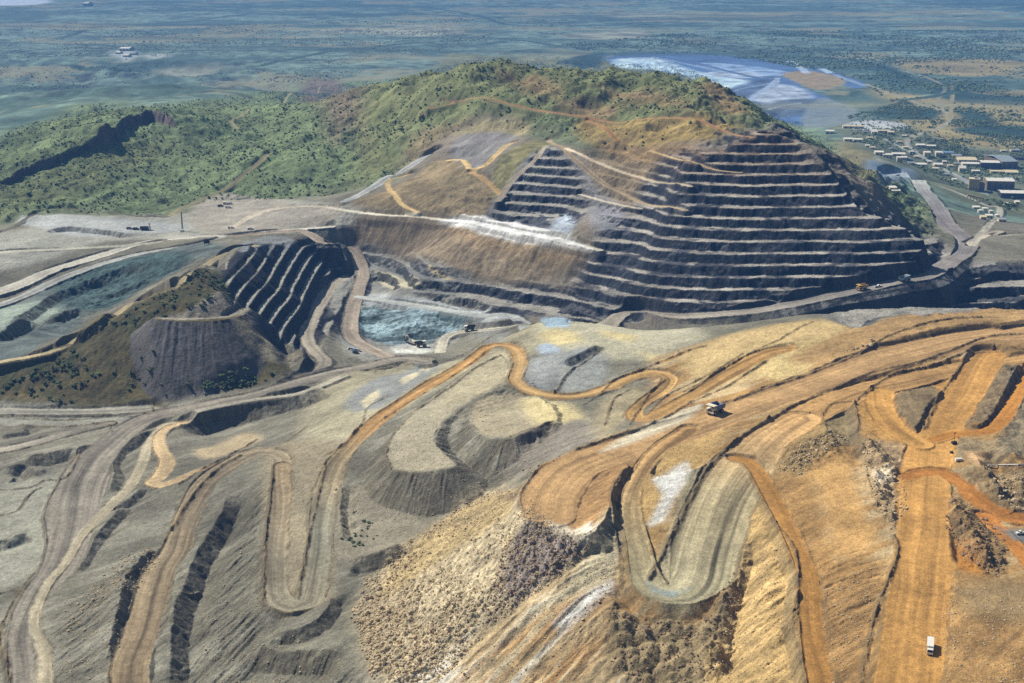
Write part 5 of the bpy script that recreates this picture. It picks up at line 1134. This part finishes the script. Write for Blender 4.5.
def blobs(name, q, r, m, squash=.8, sink=.25, jit=.3, clumps=1):
    vs_, fs_ = [], []
    for k in range(clumps):
        n = len(q); o_ = np.c_[q, zat(q[:, 0], q[:, 1])] 
        if clumps > 1: o_ = o_ + np.c_[rs.randn(n, 2) * r[:, None] * .55, rs.rand(n) * r * .5]
        rr = r * (1 if clumps == 1 else rs.uniform(.45, .8, n))
        V_ = ICO_V[None] * (1 + jit * rs.randn(n, 12, 1)) * rr[:, None, None]; a = rs.rand(n) * 6.28; ca, sa = np.cos(a)[:, None], np.sin(a)[:, None]
        V_ = np.stack([V_[..., 0] * ca - V_[..., 1] * sa, V_[..., 0] * sa + V_[..., 1] * ca, V_[..., 2] * squash + (rr * (squash - sink))[:, None]], -1) + o_[:, None]
        vs_.append(V_.reshape(-1, 3)); fs_.append((ICO_F[None] + 12 * np.arange(n)[:, None, None] + 12 * n * k).reshape(-1, 3))
    o = bpy.data.objects.new(name, mesh_from(name, np.concatenate(vs_), np.concatenate(fs_), m, None, False)); C.objects.link(o); return o
clump = lambda x, y: np.clip(.35 + .9 * fbm(x, y, 90, 3, 3) + .5 * fbm(x, y, 400, 2, 1), .04, 1)
q = scatter_in(HILL, 85000, dens=lambda x, y: np.clip(.55 + .5 * fbm(x, y, 60, 4, 3), .08, 1)); vg = sample(VEG, q); q = q[(rs.rand(len(q)) < vg)]
for k, (fr, nm) in enumerate(((slice(0, None, 3), 'scrub'), (slice(1, None, 3), 'scrub'), (slice(2, None, 3), 'scrub'))):
    qq = q[fr]; o = blobs(nm, qq, rs.gamma(2.5, .27, len(qq)) + .4, m_leaf[(0, 2, 1)[k]], clumps=1); o['kind'] = 'stuff'; o['label'] = 'scattered low scrub over the hills'
q = scatter_in([(848,118),(905,100),(960,120),(1060,120),(1060,230),(1010,225),(960,196),(905,180),(850,150)], 5200, True, dens=lambda x, y: np.clip(.2 + .8 * fbm(x, y, 90, 4, 6), .05, 1))
q = q[(sample(CLS, q) == 0)]
o = blobs('bushland', q, rs.gamma(6, .3, len(q)) + .8, m_leaf[0], clumps=2); o['kind'] = 'stuff'; o['label'] = 'bushland between the camp and the plain'
q = scatter_in([(560,44),(700,30),(1060,30),(1060,125),(905,108),(860,84),(760,62),(604,56)], 9000, True, dens=lambda x, y: np.clip(.15 + .9 * fbm(x, y, 260, 5, 6), .05, 1))
q = q[(sample(CLS, q) == 0)]
o = blobs('bushland', q, rs.gamma(5, .5, len(q)) + 1, m_leaf[0], squash=.6); o['kind'] = 'stuff'; o['label'] = 'belts of trees on the far plain'
q = scatter_in([(-120,118),(60,106),(200,96),(300,84),(400,66),(470,44),(600,30),(560,16),(300,22),(0,22),(-120,30)], 9000, True, dens=lambda x, y: np.clip(.2 + .9 * fbm(x, y, 300, 5, 2), .06, 1)); q = q[(q[:, 1] > 3300)]
o = blobs('bushland', q, rs.gamma(4, .5, len(q)) + .8, m_leaf[1], squash=.5); o['kind'] = 'stuff'; o['label'] = 'open bushland on the plain behind the hills'
# individual shrubs on the near ridge
def plant(name, n, r, seed, m, trunk=True):
    rr = np.random.RandomState(seed); vs_, fs_ = [], []; k = 0
    for i in range(n):
        c = rr.randn(3) * (.42, .42, .25) * r; c[2] = abs(c[2]) + r * .55; s_ = r * rr.uniform(.25, .48)
        V_ = ICO_V * (1 + .35 * rr.randn(12, 1)) * s_ * (1, 1, .75) + c; vs_ += V_.tolist(); fs_ += (ICO_F + k).tolist(); k += 12
    me = bpy.data.meshes.new(name); me.from_pydata(vs_, [], fs_); me.materials.append(m); return me
crowns = [plant('crown', 9, 2.2, s_, m_leaf[(2, 0, 2, 0)[s_ % 4]]) for s_ in range(4)]
tr = MB().cyl((0, 0, -.6), (.15, .1, 1.5), .22, 7, .12); trunk_me = tr.build('trunk', m_bark); trunk_mesh = trunk_me.data; bpy.data.objects.remove(trunk_me)
def place_plants(name, q, scl, label, cat, group):
    for i, (x, y) in enumerate(q):
        t = thing(name, label, cat, (float(x), float(y), float(zat(x, y)) - .15), float(rs.rand() * 6.28), group); s_ = float(scl * rs.uniform(.6, 1.35)); t.scale = (s_, s_, s_ * float(rs.uniform(.8, 1.1)))
        for nm, me in (('crown', crowns[i % 4]), ('trunk', trunk_mesh)):
            c = bpy.data.objects.new(nm, me); C.objects.link(c); c.parent = t
RIDGE = [(0,396),(0,386),(40,368),(100,330),(150,300),(205,270),(222,282),(232,305),(215,310),(160,318),(152,345),(168,378),(200,390),(160,402),(60,403)]
place_plants('shrub', scatter_in(RIDGE, 190, dens=clump), .95, 'dark rounded shrub on the dry ridge above the grey haul road', 'shrub', 'shrubs dotted over the dry ridge')
place_plants('shrub', scatter_in([(200,386),(232,372),(262,366),(290,366),(285,374),(240,388),(205,392)], 46, dens=clump), 1.15, 'olive shrub at the foot of the purple-grey tipped heap', 'shrub', 'shrubs below the purple-grey heap')
place_plants('shrub', scatter_in([(338,520),(350,510),(375,515),(380,535),(360,548),(340,545)], 26), .55, 'small shrub on the grey flat beside the hairpin road', 'shrub', 'shrubs on the flat beside the hairpin')
place_plants('tree', scatter_in([(862,140),(905,138),(960,150),(985,160),(975,175),(945,172),(905,168),(870,155)], 90, True), 2.0, 'dark green tree standing among the camp and plant buildings', 'tree', 'trees among the camp and plant buildings')
place_plants('tree', scatter_in([(976,196),(1018,206),(1020,216),(1000,208),(978,202)], 16), 1.8, 'dark tree on the slope below the plant sheds', 'tree', 'trees below the plant sheds')
place_plants('shrub', scatter_in([(890,178),(905,215),(918,230),(930,235),(912,205)], 30), 1.4, 'shrub among the rocks beside the pit ramp head', 'shrub', 'shrubs beside the ramp head')
# rocks
m_rockl = mat('pale_rock', (190, 172, 138), .95, var=.25, scale=.4, spec=.2); m_rockd = mat('brown_rock', (146, 124, 98), .95, var=.3, scale=.4, spec=.2)
q = scatter_in([(352,610),(366,578),(396,550),(428,526),(466,500),(505,486),(535,508),(560,532),(588,548),(560,580),(505,618),(470,650),(430,690),(375,690),(362,650)], 22000)
toe = smooth_line(project([(362, 602), (366, 640), (385, 675), (400, 690)]), False, 20); dt = np.min(np.hypot(q[:, None, 0] - toe[None, :, 0], q[:, None, 1] - toe[None, :, 1]), 1); keep = rs.rand(len(q)) < np.clip(1.1 - dt / 260, .25, 1) * np.clip(.6 + .9 * fbm(q[:, 0], q[:, 1], 22, 3, 2), .1, 1); q = q[keep]; dt = dt[keep]
o = blobs('rubble', q, (rs.gamma(2.0, .11, len(q)) + .10) * (1 + .9 * np.exp(-dt / 40)), m_rockl, squash=.7, sink=.4, jit=.18); o['kind'] = 'stuff'; o['label'] = 'loose pale rubble covering the tip slope'
q = scatter_in([(505,545),(530,527),(560,533),(588,545),(555,578),(515,608),(480,630)], 1500); o = blobs('rubble', q, rs.gamma(2, .14, len(q)) + .1, m_rockd, squash=.7, sink=.4, jit=.18); o['kind'] = 'stuff'; o['label'] = 'purplish brown rubble below the tip edge'
for poly, n in ((LOBE, 700), ([(860,440),(885,455),(905,480),(908,510),(890,530),(870,490)], 500), ([(948,498),(985,515),(1008,545),(1002,580),(965,560),(945,530)], 600), ([(770,470),(830,430),(850,440),(800,475)], 500), ([(110,560),(150,548),(162,560),(125,590),(60,640)], 500), ([(985,465),(1030,475),(1030,515),(1000,505)], 500)):
    q = scatter_in(poly, n); o = blobs('rubble', q, rs.gamma(2.2, .15, len(q)) + .12, m_rockd if n != 500 else m_rockl, squash=.7, sink=.4, jit=.2); o['kind'] = 'stuff'; o['label'] = 'broken rock scattered over the tip'
q = np.concatenate([scatter_in(p_, n_) for p_, n_ in (([(60,690),(60,600),(125,572),(122,640),(105,690)], 1500), ([(200,690),(200,600),(262,520),(262,620),(360,660),(360,690)], 2200), ([(540,690),(600,640),(612,560),(560,590),(430,690)], 1800), ([(712,690),(745,540),(790,540),(797,600),(800,690)], 1200), ([(830,690),(820,590),(885,560),(870,640)], 1200), ([(330,480),(470,400),(540,450),(430,530),(345,560)], 2500), ([(940,590),(1024,590),(1024,690),(945,690)], 1200))])
o = blobs('gravel', q, rs.gamma(1.5, .10, len(q)) + .08, m_rockl, squash=.6, sink=.3, jit=.2); o['kind'] = 'stuff'; o['label'] = 'stray stones on the slopes of the dump'
rocks = []
for k in range(5):
    rr = np.random.RandomState(k + 40); V_ = ICO_V * (1 + .16 * rr.randn(12, 1)) * (1.1, .9, .75); me = bpy.data.meshes.new('boulder'); me.from_pydata(V_.tolist(), [], ICO_F.tolist()); me.materials.append(m_rockl if k < 4 else m_rockd); rocks.append(me)
def boulders(line, n, spread, size, label, group):
    p = smooth_line(project(line), False, 2)
    for i in range(n):
        a = p[rs.randint(len(p))]; x, y = a + rs.randn(2) * spread; s_ = float(size * rs.gamma(4, .25)); o = bpy.data.objects.new('boulder', rocks[rs.randint(5)]); C.objects.link(o)
        o.location = (float(x), float(y), float(zat(x, y)) + .2 * s_); o.scale = (s_,) * 3; o.rotation_euler = tuple(float(t) for t in rs.rand(3) * 6); o['label'] = label; o['category'] = 'boulder'; o['group'] = group
boulders([(363, 600), (362, 615), (368, 635), (372, 655), (385, 672), (402, 680)], 95, 3.0, .95, 'pale boulder rolled to the lower toe of the rubble slope', 'boulders at the lower toe of the rubble slope')
boulders([(365, 588), (385, 566), (405, 550), (430, 532), (455, 512), (475, 502)], 95, 1.8, .7, 'pale boulder along the upper left edge of the rubble slope', 'boulders along the upper edge of the rubble slope')
boulders([(512, 478), (530, 470), (548, 462), (560, 455)], 40, 1.6, .7, 'dark boulder on the berm above the tip edge', 'boulders on the berm above the tip edge')
boulders([(852, 350), (866, 346), (875, 340)], 26, 2.2, .9, 'dark boulder beside the upper orange road', 'boulders beside the upper orange road')
boulders([(410, 655), (440, 640), (470, 625)], 30, 6, .6, 'pale boulder lying loose in the middle of the rubble slope', 'boulders in the middle of the rubble slope')
print('objects', time.time() - T0)
